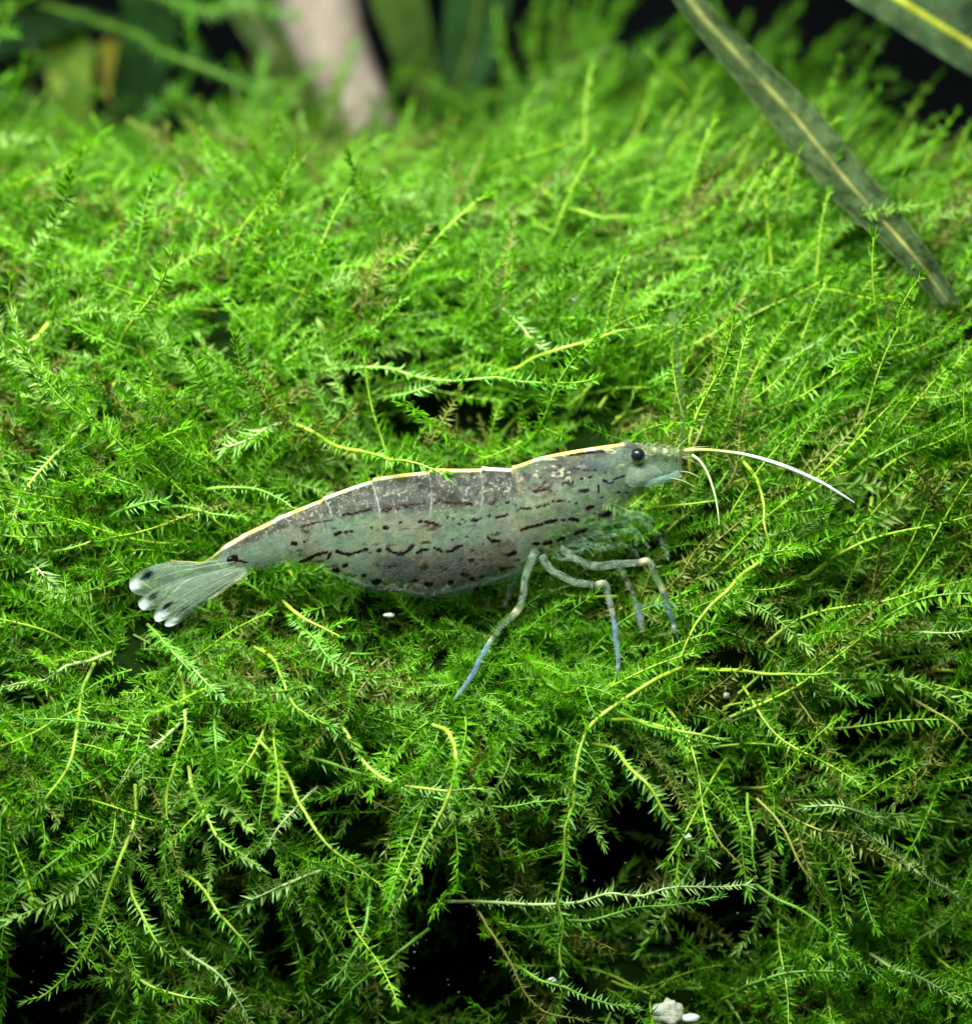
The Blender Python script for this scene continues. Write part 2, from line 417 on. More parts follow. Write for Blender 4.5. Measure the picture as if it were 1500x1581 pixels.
lift = np.radians(np.clip(rs.normal(20, 15, NF) - 6 * (fx > 900), -5, 62))
gr = tg * np.cos(lift)[:, None] + nn * np.sin(lift)[:, None]
zz = nn * 1.0 + rs.normal(0, .45, (NF, 3)) - FW * .25
zz = zz - gr * (zz * gr).sum(1)[:, None]; zz /= np.linalg.norm(zz, axis=1)[:, None] + 1e-6
yy = np.cross(zz, gr)
R = np.stack([gr, yy, zz], 2)
quat = np.array([Matrix(R[i].tolist()).to_quaternion()[:] for i in range(NF)], np.float32)
scl = np.clip(rs.normal(1.0, .2, NF), .55, 1.6)
base = q + nn * rs.uniform(-.35, .22, NF)[:, None]
pk = rs.choice(12, NF, p=[.12, .12, .11, .07, .12, .05, .11, .10, .08, .04, .05, .03]).astype(np.int32)
pk = np.where((fx > 880) & (rs.random(NF) < .35), np.where(rs.random(NF) < .5, 3, 9), pk).astype(np.int32)
old = fbm(fx / 75 + 200, fy / 60 + 90, o=3); pk = np.where((old > .60) & (rs.random(NF) < .32), np.where(rs.random(NF) < .5, 5, 11), pk)
dusty = fbm(fx / 60 + 400, fy / 50 + 10, o=3); pk = np.where((dusty > .61) & (rs.random(NF) < .4), 6, np.where((pk == 6) & (dusty < .5), 1, pk)).astype(np.int32)
pk = np.where((fy < 620) & (rs.random(NF) < .38), rs.choice([0, 4, 7, 2], NF), pk).astype(np.int32)
scl = scl * np.interp(fy, [150, 750], [.82, 1.0]) * np.where((fy < 270) & (rs.random(NF) < .22) & (pk != 3) & (pk != 9), 1.55, 1.0)

ex = []
for k in range(NF):
    if fy[k] < 235 and rs.random() < (.22 if 800 < fx[k] < 1150 else .4) and (fx[k] > 330 or rs.random() < .8): ex.append((k, 78 + rs.normal(0, 28) - (18 if fx[k] > 1100 else 0), rs.uniform(1.3, 2.0), 0))
    elif 1080 < fx[k] < 1560 and 1450 < fy[k] < 1640 and rs.random() < .8: ex += [(k, rs.normal(35, 40), rs.uniform(.8, 1.1), 2), (k, rs.normal(140, 40), rs.uniform(.7, 1.0), 2)]
    elif 620 < fx[k] < 1010 and 960 < fy[k] < 1110: ex += [(k, rs.uniform(0, 360), rs.uniform(.55, .8), 1)] * 2
e_i = np.array([e[0] for e in ex]); e_a = np.radians([e[1] for e in ex]); e_s = np.array([e[2] for e in ex]); e_m = np.array([e[3] for e in ex]); NE = len(ex)
e_di = np.cos(e_a)[:, None] * RT + np.sin(e_a)[:, None] * UP; e_n = nn[e_i]
e_t = e_di - e_n * (e_di * e_n).sum(1)[:, None]; e_t /= np.linalg.norm(e_t, axis=1)[:, None] + 1e-6
e_l = np.where(e_m == 1, np.radians(8), np.radians(50)); e_g = e_t * np.cos(e_l)[:, None] + e_n * np.sin(e_l)[:, None]
e_z = e_n + rs.normal(0, .4, (NE, 3)); e_z -= e_g * (e_z * e_g).sum(1)[:, None]; e_z /= np.linalg.norm(e_z, axis=1)[:, None] + 1e-6
e_y = np.cross(e_z, e_g); e_R = np.stack([e_g, e_y, e_z], 2)
quat = np.concatenate([quat, np.array([Matrix(e_R[i].tolist()).to_quaternion()[:] for i in range(NE)], np.float32)])
e_b = q[e_i] + rs.normal(0, .25, (NE, 3)); base = np.concatenate([base, e_b]); gr = np.concatenate([gr, e_g]); yy = np.concatenate([yy, e_y])
scl = np.concatenate([scl, e_s]); pk = np.concatenate([pk, rs.choice([0, 1, 2, 4, 7, 8, 10], NE)]).astype(np.int32); NF += NE
# keep the fronds off the shrimp: none may grow through its body or legs
HULL = np.array([(190, 880), (330, 835), (500, 750), (620, 720), (800, 705), (960, 665), (1080, 675), (1080, 760), (1040, 790), (1040, 870), (960, 880), (900, 885), (820, 905), (660, 935), (520, 905), (390, 900), (320, 950), (250, 975), (190, 920)], float)
LEGS = [(815, 872, 803, 930), (801, 936, 768, 971), (768, 971, 705, 1072), (839, 866, 886, 898), (886, 898, 932, 899), (932, 899, 950, 1034), (884, 862, 996, 863), (996, 863, 1041, 980), (968, 882, 993, 977), (1060, 697, 1150, 704), (1150, 704, 1260, 745), (1260, 745, 1312, 776), (1076, 711, 1106, 808)]
def near_leg(px, py):
    r_ = np.full(len(px), 1e9)
    for ax, ay, bx, by in LEGS:
        dx, dy = bx - ax, by - ay; t = np.clip(((px - ax) * dx + (py - ay) * dy) / (dx * dx + dy * dy), 0, 1)
        r_ = np.minimum(r_, np.hypot(px - ax - t * dx, py - ay - t * dy))
    return r_ < 27
def inside(px, py):
    c = np.zeros(len(px), bool); j = len(HULL) - 1
    for i in range(len(HULL)):
        xi, yi = HULL[i]; xj, yj = HULL[j]
        c ^= ((yi > py) != (yj > py)) & (px < (xj - xi) * (py - yi) / (yj - yi + 1e-9) + xi); j = i
    return c
push = np.zeros(NF); flen = np.array([dict(fine=1.5, feather=2.2, long=2.9, branch=2.3)[k] for k in kinds])[pk] * scl
for f in (0, .12, .25, .38, .5, .62, .75, .88, 1.0):
    for sd_ in (-.35, 0, .35):
        pt = base + gr * (f * flen)[:, None] + yy * (sd_ * f * f * flen + np.sign(sd_) * .14)[:, None]
        a_, b_, d_ = project(pt); push = np.maximum(push, np.where(inside(a_, b_), .62 - d_, 0)); push = np.maximum(push, np.where(near_leg(a_, b_), -.10 - d_, 0))
keep = push < 2.6
GAPS = [(710, 650, 150, 50, .34), (945, 1320, 85, 95, .45), (1130, 1420, 110, 60, .3), (690, 1470, 85, 75, .5), (60, 1490, 75, 80, .5), (1010, 1245, 75, 36, .6), (480, 1230, 60, 36, .45), (1340, 1110, 80, 40, .4)]
for f in (.3, .6, .95):
    a_, b_, d_ = project(base + gr * (f * flen)[:, None])
    for gx_, gy_, rx_, ry_, pr_ in GAPS: keep &= ~((((a_ - gx_) / rx_) ** 2 + ((b_ - gy_) / ry_) ** 2 < 1) & (rs.random(NF) < pr_))
base = base + FW * push[:, None]
base, quat, scl, pk = base[keep], quat[keep], scl[keep], pk[keep]

def gn_mass(name, pts, quat, scl, idx):
    me = bpy.data.meshes.new(name); me.from_pydata(pts.tolist(), [], [])
    a = me.attributes.new('rot', 'QUATERNION', 'POINT'); a.data.foreach_set('value', quat.ravel())
    a = me.attributes.new('scl', 'FLOAT', 'POINT'); a.data.foreach_set('value', scl.astype(np.float32))
    a = me.attributes.new('idx', 'INT', 'POINT'); a.data.foreach_set('value', idx)
    o = link(bpy.data.objects.new(name, me))
    ng = bpy.data.node_groups.new('moss_fronds', 'GeometryNodeTree')
    ng.interface.new_socket('Geometry', in_out='INPUT', socket_type='NodeSocketGeometry')
    ng.interface.new_socket('Geometry', in_out='OUTPUT', socket_type='NodeSocketGeometry')
    gi = ng.nodes.new('NodeGroupInput'); go = ng.nodes.new('NodeGroupOutput')
    ci = ng.nodes.new('GeometryNodeCollectionInfo'); ci.inputs['Collection'].default_value = pat
    ci.inputs['Separate Children'].default_value = True; ci.inputs['Reset Children'].default_value = True
    ip = ng.nodes.new('GeometryNodeInstanceOnPoints'); ip.inputs['Pick Instance'].default_value = True
    def na(nm, ty):
        n = ng.nodes.new('GeometryNodeInputNamedAttribute'); n.data_type = ty; n.inputs['Name'].default_value = nm
        return [s for s in n.outputs if s.name == 'Attribute' and s.enabled][0]
    ng.links.new(gi.outputs[0], ip.inputs['Points']); ng.links.new(ci.outputs[0], ip.inputs['Instance'])
    ng.links.new(na('idx', 'INT'), ip.inputs['Instance Index']); ng.links.new(na('rot', 'QUATERNION'), ip.inputs['Rotation'])
    ng.links.new(na('scl', 'FLOAT'), ip.inputs['Scale']); ng.links.new(ip.outputs[0], go.inputs[0])
    md = o.modifiers.new('fronds', 'NODES'); md.node_group = ng
    return o
tag(gn_mass('moss_carpet', base, quat, scl, pk), 'dense cushion of bright green feathery moss filling the picture', 'moss', kind='stuff')

# ------------------------------------------------------------------ long moss strands one can tell apart
# points are photo places; they are laid on the moss at its own depth and lifted off it; tone: y yellow-green, g green, p pale, b old brown, d deep green
def ll(a, b, s, pts): return [(a + x / s, b + y / s) for x, y in pts]
BL = lambda *p: ll(0, 1000, 2, p)
BR = lambda *p: ll(750, 1000, 2, p)
TL = lambda *p: ll(0, 0, 2, p)
TR = lambda *p: ll(750, 0, 2, p)
ML = lambda *p: ll(0, 450, 2.5, p)
MC = lambda *p: ll(500, 350, 2.5, p)
MR = lambda *p: ll(1000, 450, 2.636, p)
STR = [
 (BL((290,50),(245,180),(235,260),(210,370),(150,460),(80,540),(20,590)), 'y', .5, .20, 'yellow-green moss strand bowing down to the left edge below the tail fan'),
 (BL((345,15),(240,50),(130,95),(0,128)), 'p', .5, .12, 'pale bare moss stem running from below the tail fan to the left edge'),
 (BL((440,255),(300,232),(170,222),(80,222)), 'g', .5, .17, 'moss strand lying level at far left with its tip pointing left'),
 (BL((555,80),(570,160),(570,260),(545,370),(520,440),(512,560),(513,650),(515,720)), 'y', .75, .17, 'long yellow moss strand hanging straight down below the tail fan'),
 (BL((470,-60),(515,0),(560,40),(620,95),(680,150)), 'g', .5, .19, 'moss strand slanting down right below the tail with a white fleck at its tip'),
 (BL((810,5),(850,50),(880,120),(910,180),(960,215),(1020,240)), 'y', .6, .19, 'curved yellow-green moss strand under the middle of the belly, ending in a hook'),
 (BL((790,280),(850,350),(910,440),(940,510),(990,590),(1060,650),(1130,700),(1200,750)), 'y', .8, .14, 'long thin yellow moss strand running down right below the belly'),
 (BL((555,235),(480,300),(420,360),(380,410)), 'p', .55, .14, 'short pale moss branch slanting down left from the straight hanging strand'),
 (BL((580,370),(600,460),(640,540),(700,610),(800,685)), 'y', .75, .20, 'leafy yellow-green moss strand curving right beside the straight hanging strand'),
 (BL((420,430),(410,560),(370,660),(330,770),(290,900),(220,1000),(140,1070),(90,1090)), 'y', .85, .17, 'long yellow moss strand sweeping down to the bottom left corner'),
 (BL((395,690),(430,820),(480,900),(540,970)), 'y', .75, .20, 'leafy moss strand hanging between two long yellow strands at bottom left'),
 (BL((540,690),(610,730),(680,820),(750,910),(800,985)), 'y', .8, .20, 'yellow moss strand slanting down right at bottom left with a bushy tip'),
 (BL((1330,240),(1380,260),(1405,320),(1395,430),(1340,560),(1280,680),(1230,770),(1205,850)), 'y', .95, .14, 'long yellow moss strand bending from brown top down to the left, below the hind leg'),
 (BL((1055,230),(1090,300),(1150,375),(1220,425),(1330,440),(1500,438)), 'y', .7, .14, 'yellow moss strand curving down then level to the right below the belly'),
 (BL((870,330),(980,350),(1080,380),(1200,415),(1300,460),(1500,490),(1600,487),(1740,465)), 'g', .6, .12, 'thin green moss strand running level under the curving yellow one'),
 (BL((1030,270),(1080,390),(1130,460),(1240,525)), 'b', .45, .10, 'thin brownish moss stem crossing below the curved yellow strand'),
 (BL((310,920),(400,1000),(470,1050),(570,1080),(640,1090)), 'y', .65, .17, 'moss strand at the lower left edge curving level to the right'),
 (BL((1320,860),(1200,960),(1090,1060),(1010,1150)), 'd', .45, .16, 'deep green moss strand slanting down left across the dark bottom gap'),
 (BL((560,930),(600,960),(680,1020),(740,1100),(770,1150)), 'p', .75, .17, 'pale moss strand running off the bottom edge left of centre'),
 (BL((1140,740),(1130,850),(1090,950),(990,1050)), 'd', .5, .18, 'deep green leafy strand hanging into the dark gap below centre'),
 (BL((980,430),(900,500),(860,560),(820,620)), 'p', .7, .14, 'short pale moss branch crossing the long thin strand below the belly'),
 (BL((990,690),(920,710),(860,740),(740,800)), 'p', .7, .21, 'pale leafy moss branch pointing down left near the bottom centre'),
 (BL((665,180),(665,300),(675,385)), 'g', .6, .24, 'short broad-leaved moss shoot hanging right of the straight strand'),
 (BL((290,520),(200,630),(110,710),(0,800)), 'g', .5, .20, 'green leafy moss strand slanting down to the left edge near the bottom'),
 (BL((345,430),(355,560),(385,640)), 'b', .35, .06, 'thin brown stem hanging beside the strand in the bottom left'),
 (BL((880,-110),(940,-60),(1010,20),(1130,90)), 'g', .4, .20, 'leafy moss strand running down right just under the belly'),
 (BR((600,60),(500,110),(370,195),(320,250),(290,320),(275,420),(255,540),(235,680),(222,790),(235,860),(228,940),(230,995)), 'y', 1.0, .19, 'longest yellow moss strand hanging down below the middle leg with comb-like leaves'),
 (BR((650,70),(800,75),(930,85),(1070,78)), 'y', .6, .13, 'bright level moss strand below the front leg'),
 (BR((385,228),(540,238),(640,262),(740,280)), 'y', .7, .12, 'upper of two thin yellow strands fanning right below the legs'),
 (BR((390,185),(500,240),(600,275),(700,300)), 'g', .6, .14, 'lower of two thin strands fanning right below the legs'),
 (BR((330,295),(400,310),(440,370),(510,435),(560,520),(620,590),(690,655)), 'y', .9, .20, 'yellow moss strand with a pale bead slanting into the dark gap'),
 (BR((-120,780),(1,785),(150,795),(280,790),(370,765),(480,768),(560,745),(700,738),(805,730)), 'p', .8, .16, 'long pale level strand crossing the dark gap, upper of the pair'),
 (BR((40,855),(150,860),(280,840),(380,830),(470,805),(600,800),(720,770)), 'g', .75, .16, 'long green level strand crossing the dark gap, lower of the pair'),
 (BR((835,735),(900,780),(980,820),(1060,880),(1140,960),(1290,1070)), 'g', .6, .14, 'long green strand slanting to the bottom right corner'),
 (BR((840,460),(920,560),(970,660),(1030,750),(1080,830)), 'b', .45, .09, 'brown bare moss stem slanting down in the dark lower right'),
 (BR((640,450),(680,540),(740,620),(820,710)), 'b', .45, .09, 'brown bare moss stem left of the other in the dark lower right'),
 (BR((805,450),(820,580),(830,700)), 'g', .45, .07, 'thin green stem hanging straight between two brown stems'),
 (BR((720,1090),(800,1050),(920,1005),(1080,1000),(1200,1015)), 'g', .65, .17, 'green strand arching level above the bright tuft at bottom right'),
 (BR((1060,890),(1075,1000),(1120,1060)), 'g', .55, .15, 'short green strand hooking down at the bottom right'),
 (BR((-80,750),(0,840),(60,950),(110,1040),(180,1120),(300,1150)), 'b', .6, .12, 'olive stem curving down to the bottom edge below centre'),
 (BR((60,970),(130,1010),(250,1060),(350,1090),(460,1115)), 'g', .6, .14, 'green strand slanting down to the white lump at the bottom'),
 (BR((1180,950),(1250,990),(1330,1010),(1440,1075)), 'p', .6, .15, 'pale strand running to the right edge near the bottom right corner'),
 (BR((1490,800),(1380,720),(1260,640),(1160,560)), 'p', .5, .17, 'pale grey-green strand slanting up left from the right edge'),
 (BR((1260,540),(1170,510),(1080,490),(990,495)), 'p', .55, .20, 'short silvery shoot with its pointed tip to the left, lower right'),
 (BR((1050,90),(1110,130),(1165,165)), 'g', .5, .16, 'short branch dropping from the end of the bright level strand'),
 (BR((1310,150),(1390,200),(1460,240),(1500,290)), 'b', .4, .10, 'thin olive stem slanting to the right edge below the level of the legs'),
 (TL((320,600),(350,480),(410,400),(480,340),(550,280),(600,190),(590,80),(580,10)), 'g', .9, .22, 'tall moss strand rising at upper left and bending up to the top edge'),
 (TL((250,560),(190,440),(130,370),(60,320),(0,300)), 'g', .7, .24, 'moss strand rising up left to the left edge at the top'),
 (TL((745,460),(760,370),(800,270),(815,190)), 'g', .8, .22, 'upright moss shoot in front of the dark gap left of the wood'),
 (TL((420,-60),(520,0),(640,30),(780,10),(900,50)), 'g', .9, .22, 'blurred moss strand arching along the top edge left of the wood'),
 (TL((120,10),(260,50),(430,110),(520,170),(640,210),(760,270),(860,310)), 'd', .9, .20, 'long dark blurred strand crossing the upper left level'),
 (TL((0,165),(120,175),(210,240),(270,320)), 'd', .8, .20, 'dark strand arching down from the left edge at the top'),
 (TL((1050,790),(1140,745),(1200,715),(1270,700)), 'p', .35, .16, 'pale strand lying on the moss slope above the shrimp tail half'),
 (TL((1140,650),(1230,620),(1330,590),(1450,585)), 'p', .45, .13, 'pale strand lying level on the slope below the wood'),
 (TL((1040,420),(1040,330),(1060,230),(1090,150)), 'g', .7, .22, 'upright moss shoot in front of the wood'),
 (TL((880,840),(950,770),(1010,690),(1070,620)), 'g', .4, .13, 'thin green strand slanting up right on the slope left of centre'),
 (TL((130,640),(145,560),(150,460)), 'y', .5, .14, 'thin upright moss stem at far left on the slope'),
 (TL((820,420),(850,340),(930,250),(1000,200)), 'g', .8, .16, 'thin blurred strand leaning right across the foot of the wood'),
 (TR((470,330),(400,345),(290,355),(200,400),(100,450),(20,445)), 'p', .8, .26, 'pale broad-leaved strand lying level at upper centre'),
 (TR((95,535),(160,580),(230,630),(320,660),(450,668)), 'y', .7, .14, 'bright yellow strand sagging to the right above the middle of the picture'),
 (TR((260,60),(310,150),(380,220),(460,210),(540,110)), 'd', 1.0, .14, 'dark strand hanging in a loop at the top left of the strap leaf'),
 (TR((80,645),(140,670),(190,710)), 'y', .4, .10, 'short yellow stem below the sagging bright strand'),
 (TR((240,600),(190,580),(290,545)), 'p', .6, .15, 'small pale shoot crossing the sagging bright strand'),
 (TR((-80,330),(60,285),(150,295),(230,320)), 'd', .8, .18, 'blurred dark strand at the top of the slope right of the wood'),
 (ML((450,340),(390,430),(300,530),(200,640),(130,720),(80,800),(40,900)), 'y', .55, .18, 'long yellow-green strand slanting down left at far left above the tail'),
 (ML((200,110),(130,180),(30,225)), 'y', .5, .12, 'short yellow strand at the left edge on the slope'),
 (ML((1130,505),(1030,525),(960,570),(880,600)), 'p', .55, .24, 'pale leafy shoot bending down left above the shrimp tail'),
 ([(452, 652), (488, 672), (520, 688), (560, 698), (600, 710), (623, 710), (646, 716), (663, 725), (686, 734)], 'y', (.9, .9, .5, .2, -.3, -.5, -.58, -.62, -.66), .20, 'yellow moss strand whose leafy tip lies across the back of the shrimp'),
 (ML((320,670),(420,715),(540,755)), 'g', .4, .12, 'short strand slanting down right between the left edge and the tail'),
 (ML((780,770),(860,762),(1000,768),(1080,795),(1135,835)), 'g', (.6, .5, .4, .3, .2), .13, 'green strand arching down to the back of the shrimp near its tail'),
 (ML((400,890),(480,840),(560,818),(630,812)), 'g', .45, .20, 'leafy strand lying level above the tail fan'),
 (ML((95,1010),(150,1080),(210,1150)), 'p', .5, .26, 'pale bushy shoot left of the tail fan'),
 (ML((150,1030),(260,1000),(350,960)), 'y', .4, .12, 'thin yellow strand rising right beside the pale bushy shoot'),
 (ML((1090,1200),(1180,1260),(1310,1330)), 'y', .5, .10, 'bare yellow stem slanting down right under the rear of the belly'),
 (ML((980,1370),(1050,1420),(1085,1480),(1090,1520)), 'y', .5, .10, 'short yellow stem bending down below the rear of the belly'),
 (ML((560,1290),(620,1350),(700,1430),(780,1500)), 'g', .5, .20, 'leafy strand running down right from the tail fan'),
 (ML((630,830),(720,835),(820,850),(920,870)), 'g', .4, .14, 'thin strand running level into the back of the tail'),
 (MC((0,550),(100,545),(230,545),(330,570),(420,590),(540,588),(680,590),(840,600),(930,620)), 'g', .8, .20, 'long green strand lying level over the dark hollow behind the shrimp'),
 (MC((640,560),(750,545),(830,500),(950,465),(1050,430),(1120,400),(1250,388),(1360,378)), 'y', .8, .17, 'bright yellow strand rising right above the dark hollow, behind the eye'),
 (MC((200,660),(330,640),(450,605)), 'g', .7, .16, 'short strand joining the long level one over the hollow from below'),
 (MC((640,290),(720,340),(800,430),(860,470)), 'p', .6, .22, 'pale strand slanting down right to meet the bright rising strand'),
 (MC((840,370),(940,355),(1060,355)), 'g', .6, .18, 'short level strand just above the bright rising strand'),
 (MC((620,0),(620,100),(630,190)), 'g', .35, .10, 'thin upright strand on the slope above the middle of the shrimp'),
 (MR((395,640),(400,690),(440,760),(470,850),(475,940),(495,1010),(510,1060)), 'y', .55, .11, 'yellow stem with dark rings hanging below the white antenna'),
 (MR((470,1090),(400,1140),(330,1210),(250,1290),(180,1390),(120,1500)), 'y', .8, .12, 'bright yellow strand slanting down left beside the front leg'),
 (MR((1310,420),(1230,500),(1120,570),(1000,640),(920,680)), 'g', .6, .13, 'green strand curving down left from the right edge level with the antenna'),
 (MR((990,1390),(1150,1392),(1310,1380)), 'p', .55, .14, 'pale level strand at the right edge below the antenna'),
 (MR((500,795),(620,785),(700,770),(820,740)), 'y', .35, .10, 'thin yellow strand running level under the white antenna'),
 (MR((580,1010),(660,950),(740,870)), 'p', .4, .13, 'pale strand slanting up right below the antenna tip'),
 (MR((905,840),(905,970)), 'y', .35, .10, 'short upright yellow stem right of the antenna tip'),
 (MR((-20,890),(120,870),(250,850)), 'y', .35, .10, 'thin yellow strand under the head, behind the short feeler'),
 (MR((530,290),(620,250),(690,215)), 'p', .45, .16, 'short pale strand on the right slope above the antenna'),
 (MR((640,360),(720,300),(800,250)), 'g', .45, .16, 'green shoot slanting up right on the right slope above the antenna'),
 (MR((-20,390),(40,355),(120,310)), 'g', .5, .14, 'bright green strand rising right behind the standing antenna'),
]
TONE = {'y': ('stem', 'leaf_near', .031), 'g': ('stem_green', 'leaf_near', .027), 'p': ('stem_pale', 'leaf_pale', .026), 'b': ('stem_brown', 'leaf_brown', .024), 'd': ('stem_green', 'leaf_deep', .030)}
for si, (pts, tone, lift_, leaf, label) in enumerate(STR):
    r = np.random.default_rng(900 + si)
    if isinstance(lift_, tuple):
        dep = np.array(lift_)
    else:
        dep = np.array([surf_depth(a, b) for a, b in pts])
        dep = np.convolve(np.pad(dep, 1, 'edge'), [.25, .5, .25], 'valid')
        k = np.linspace(0, 1, len(pts)); dep = dep - (lift_ + .5) * (.45 + .75 * np.sin(np.clip(k * 1.15, 0, 1) * math.pi * .62))
    ctl = W(np.array([p[0] for p in pts]), np.array([p[1] for p in pts]), dep)
    length = np.linalg.norm(np.diff(ctl, axis=0), axis=1).sum()
    n = max(10, int(length / .09))
    P3 = catmull(np.concatenate([np.cumsum(np.concatenate([[0], np.linalg.norm(np.diff(ctl, axis=0), axis=1)]))[:, None], np.zeros((len(ctl), 1)), ctl], 1), n)[:, 2:]
    P3 = P3 + .02 * np.stack([np.interp(np.arange(n), np.arange(0, n + 4, 4), r.normal(0, 1, len(np.arange(0, n + 4, 4)))) for _ in range(3)], 1)
    scale = (D0 + dep.mean()) / D0
    sm_, lm_, rad = TONE[tone]; rad *= scale * (1.0 if leaf > .11 else .92)
    t_ = empty('moss_strand', P3[0]); tag(t_, label, 'moss strand', 'long moss strands')
    rr = rad * (1 - .62 * np.linspace(0, 1, n) ** 1.6) * (1 + .16 * r.random(n)) * (1 + .10 * (np.arange(n) % 3 == 0))
    mesh_obj('stem', *tube(P3, rr, 7), M[sm_], t_)
    bag = Bag()
    pl = -FW * .8 + np.array([0, 0, .5]) + r.normal(0, .25, 3)
    leaves_on(P3, bag, r, leaf * 1.02 * scale, leaf * .21 * scale, (.072 if leaf > .11 else .13) * scale, spread=64, flat=.5, plane=pl, start=.08, jit=.3,
              size_fn=lambda f: .55 + .45 * min(1, f * 1.8))
    o = mesh_obj('leaves', *bag.get(), M[lm_], t_); tag(o, kind='stuff')

# ------------------------------------------------------------------ the shrimp
SH = empty('shrimp', L(700, 1079, -.25))
tag(SH, 'translucent grey shrimp with dark dashes along its side walking on the moss', 'shrimp')
ST = [  # back x, y, belly x, y, half thickness (all in photo pixels at the shrimp's plane)
    (334, 853, 352, 884, 7), (342, 845, 366, 886, 11), (356, 836, 386, 883, 15), (400, 813, 430, 874, 20), (450, 790, 476, 869, 26),
    (503, 768, 519, 888, 33), (560, 746, 567, 904, 40), (610, 734, 616, 912, 45), (665, 727, 664, 917, 48), (720, 724, 714, 909, 48),
    (765, 723, 766, 895, 47), (792, 722, 806, 881, 46), (830, 708, 842, 860, 46), (870, 698, 890, 840, 43), (910, 691, 935, 814, 38),
    (945, 686, 964, 784, 32), (972, 683, 984, 762, 24), (993, 686, 1001, 751, 16), (1012, 689, 1019, 747, 11), (1030, 691, 1035, 743, 8), (1043, 694, 1046, 738, 5), (1050, 700, 1051, 730, 1.5)]
NSN, NR = 760, 220
Sx = catmull([((a + c) / 2, (b + d) / 2, a, b, c, d, h) for a, b, c, d, h in ST], NSN)
th = np.linspace(0, 2 * math.pi, NR, endpoint=False)
Dp, Vp, HW = Sx[:, 2:4], Sx[:, 4:6], np.maximum(Sx[:, 6], .4)
mid = (Dp + Vp) / 2; hv = (Dp - Vp) / 2
# each plate swells towards its hind edge, where it overlaps the next one
edges_x = [388, 440, 507, 579, 663, 741, 797]
plate = np.zeros(NSN)
for k in range(NSN):
    x = mid[k, 0]
    e = [v for v in edges_x if v <= x]
    if e: 
        nxt = [v for v in edges_x if v > x]; hi = nxt[0] if nxt else 930
        f = (x - e[-1]) / (hi - e[-1]); plate[k] = .042 * max(0, 1 - f) ** 2.2
    else: plate[k] = 0
cs = np.cos(th); sn = np.sin(th)
shape = np.sign(cs) * np.abs(cs) ** .92
wid = np.sign(sn) * np.abs(sn) ** .86 * (1 - .10 * cs)
PX = mid[:, None, 0] + hv[:, None, 0] * shape[None] * (1 + plate[:, None])
PY = mid[:, None, 1] + hv[:, None, 1] * shape[None] * (1 + plate[:, None])
# hind edge of the hood and the plates curve back a little at the flanks
PD = HW[:, None] / 100 * wid[None] * (1 + plate[:, None])
fr = (1 - shape)[None, :] / 2 + 0 * PX                 # 0 at the back, 1 at the belly
V = L(PX, PY, PD).reshape(-1, 3)
F = []
for i in range(NSN - 1):
    for k in range(NR):
        k2 = (k + 1) % NR
        F.append((i*NR+k, i*NR+k2, (i+1)*NR+k2, (i+1)*NR+k))
F.append(tuple(range(NR))[::-1]); F.append(tuple((NSN-1)*NR + k for k in range(NR)))
# pigment of the shell
x, y, f = PX.ravel(), PY.ravel(), fr.ravel()
def mixc(a, b, t): return a * (1 - t)[:, None] + b * t[:, None]
def sm(e0, e1, v): t = np.clip((v - e0) / (e1 - e0), 0, 1); return t * t * (3 - 2 * t)
far_side = (PD.ravel() > 0)
ns1 = fbm(x / 7, y / 7, o=3); ns2 = fbm(x / 26 + 4, y / 22, o=3); ns3 = vnoise(x / 2.2, y / 2.6); ns4 = fbm(x / 60, y / 45 + 8, o=2)
col = np.tile(srgb(138, 160, 136), (len(x), 1))
col = mixc(col, np.tile(srgb(160, 160, 138), (len(x), 1)), sm(.45, .75, ns4) * .7)
col = mixc(col, np.tile(srgb(140, 156, 164), (len(x), 1)), sm(.5, .8, ns2) * .5)
abd = sm(806, 792, x - 12 * np.sin(np.clip((y - 722) / 150, 0, 1) * 3.1))
band = sm(.36, .26, f + .10 * (ns2 - .5) + .03 * np.sin(x / 60)) * sm(330, 370, x)
bc = mixc(np.tile(srgb(40, 38, 44), (len(x), 1)), np.tile(srgb(94, 88, 80), (len(x), 1)), sm(.38, .68, ns1))
col = mixc(col, bc, band * (.35 + .57 * abd) * sm(960, 880, x) * .95)
spk = sm(.70, .86, ns3) * sm(.30, .5, ns1) * band
col = mixc(col, np.tile(srgb(40, 36, 38), (len(x), 1)), spk * .75)
spk2 = sm(.78, .9, vnoise(x / 2.6 + 50, y / 2.4 + 9)) * sm(.5, .25, f)
col = mixc(col, np.tile(srgb(200, 196, 168), (len(x), 1)), spk2 * .6 * abd)
# the darker belly, brown mottled
bel = sm(.60, .72, f + .14 * (ns2 - .5)) * sm(540, 600, x) * sm(815, 780, x)
col = mixc(col, mixc(np.tile(srgb(70, 84, 84), (len(x), 1)), np.tile(srgb(108, 98, 82), (len(x), 1)), sm(.4, .65, ns2)), bel * .85)
bel2 = sm(.55, .3, ns1) * bel
col = mixc(col, np.tile(srgb(58, 68, 72), (len(x), 1)), bel2 * .5)
wb = sm(.70, .85, vnoise(x / 4.5, y / 3.5 + 77)) * sm(.90, .95, f) * sm(480, 520, x) * sm(740, 700, x)
col = mixc(col, np.tile(srgb(225, 235, 225), (len(x), 1)), wb * .8)
# warm flush between the dashes
fl = sm(.55, .75, fbm(x / 30 + 90, y / 18, o=2)) * sm(590, 630, x) * sm(730, 690, x) * np.exp(-((y - 812) / 14) ** 2)
col = mixc(col, np.tile(srgb(156, 138, 116), (len(x), 1)), fl * .7)
# fine grain everywhere
col *= 1.0 * (0.78 + .44 * ns3)[:, None] * (0.9 + .2 * ns1)[:, None]
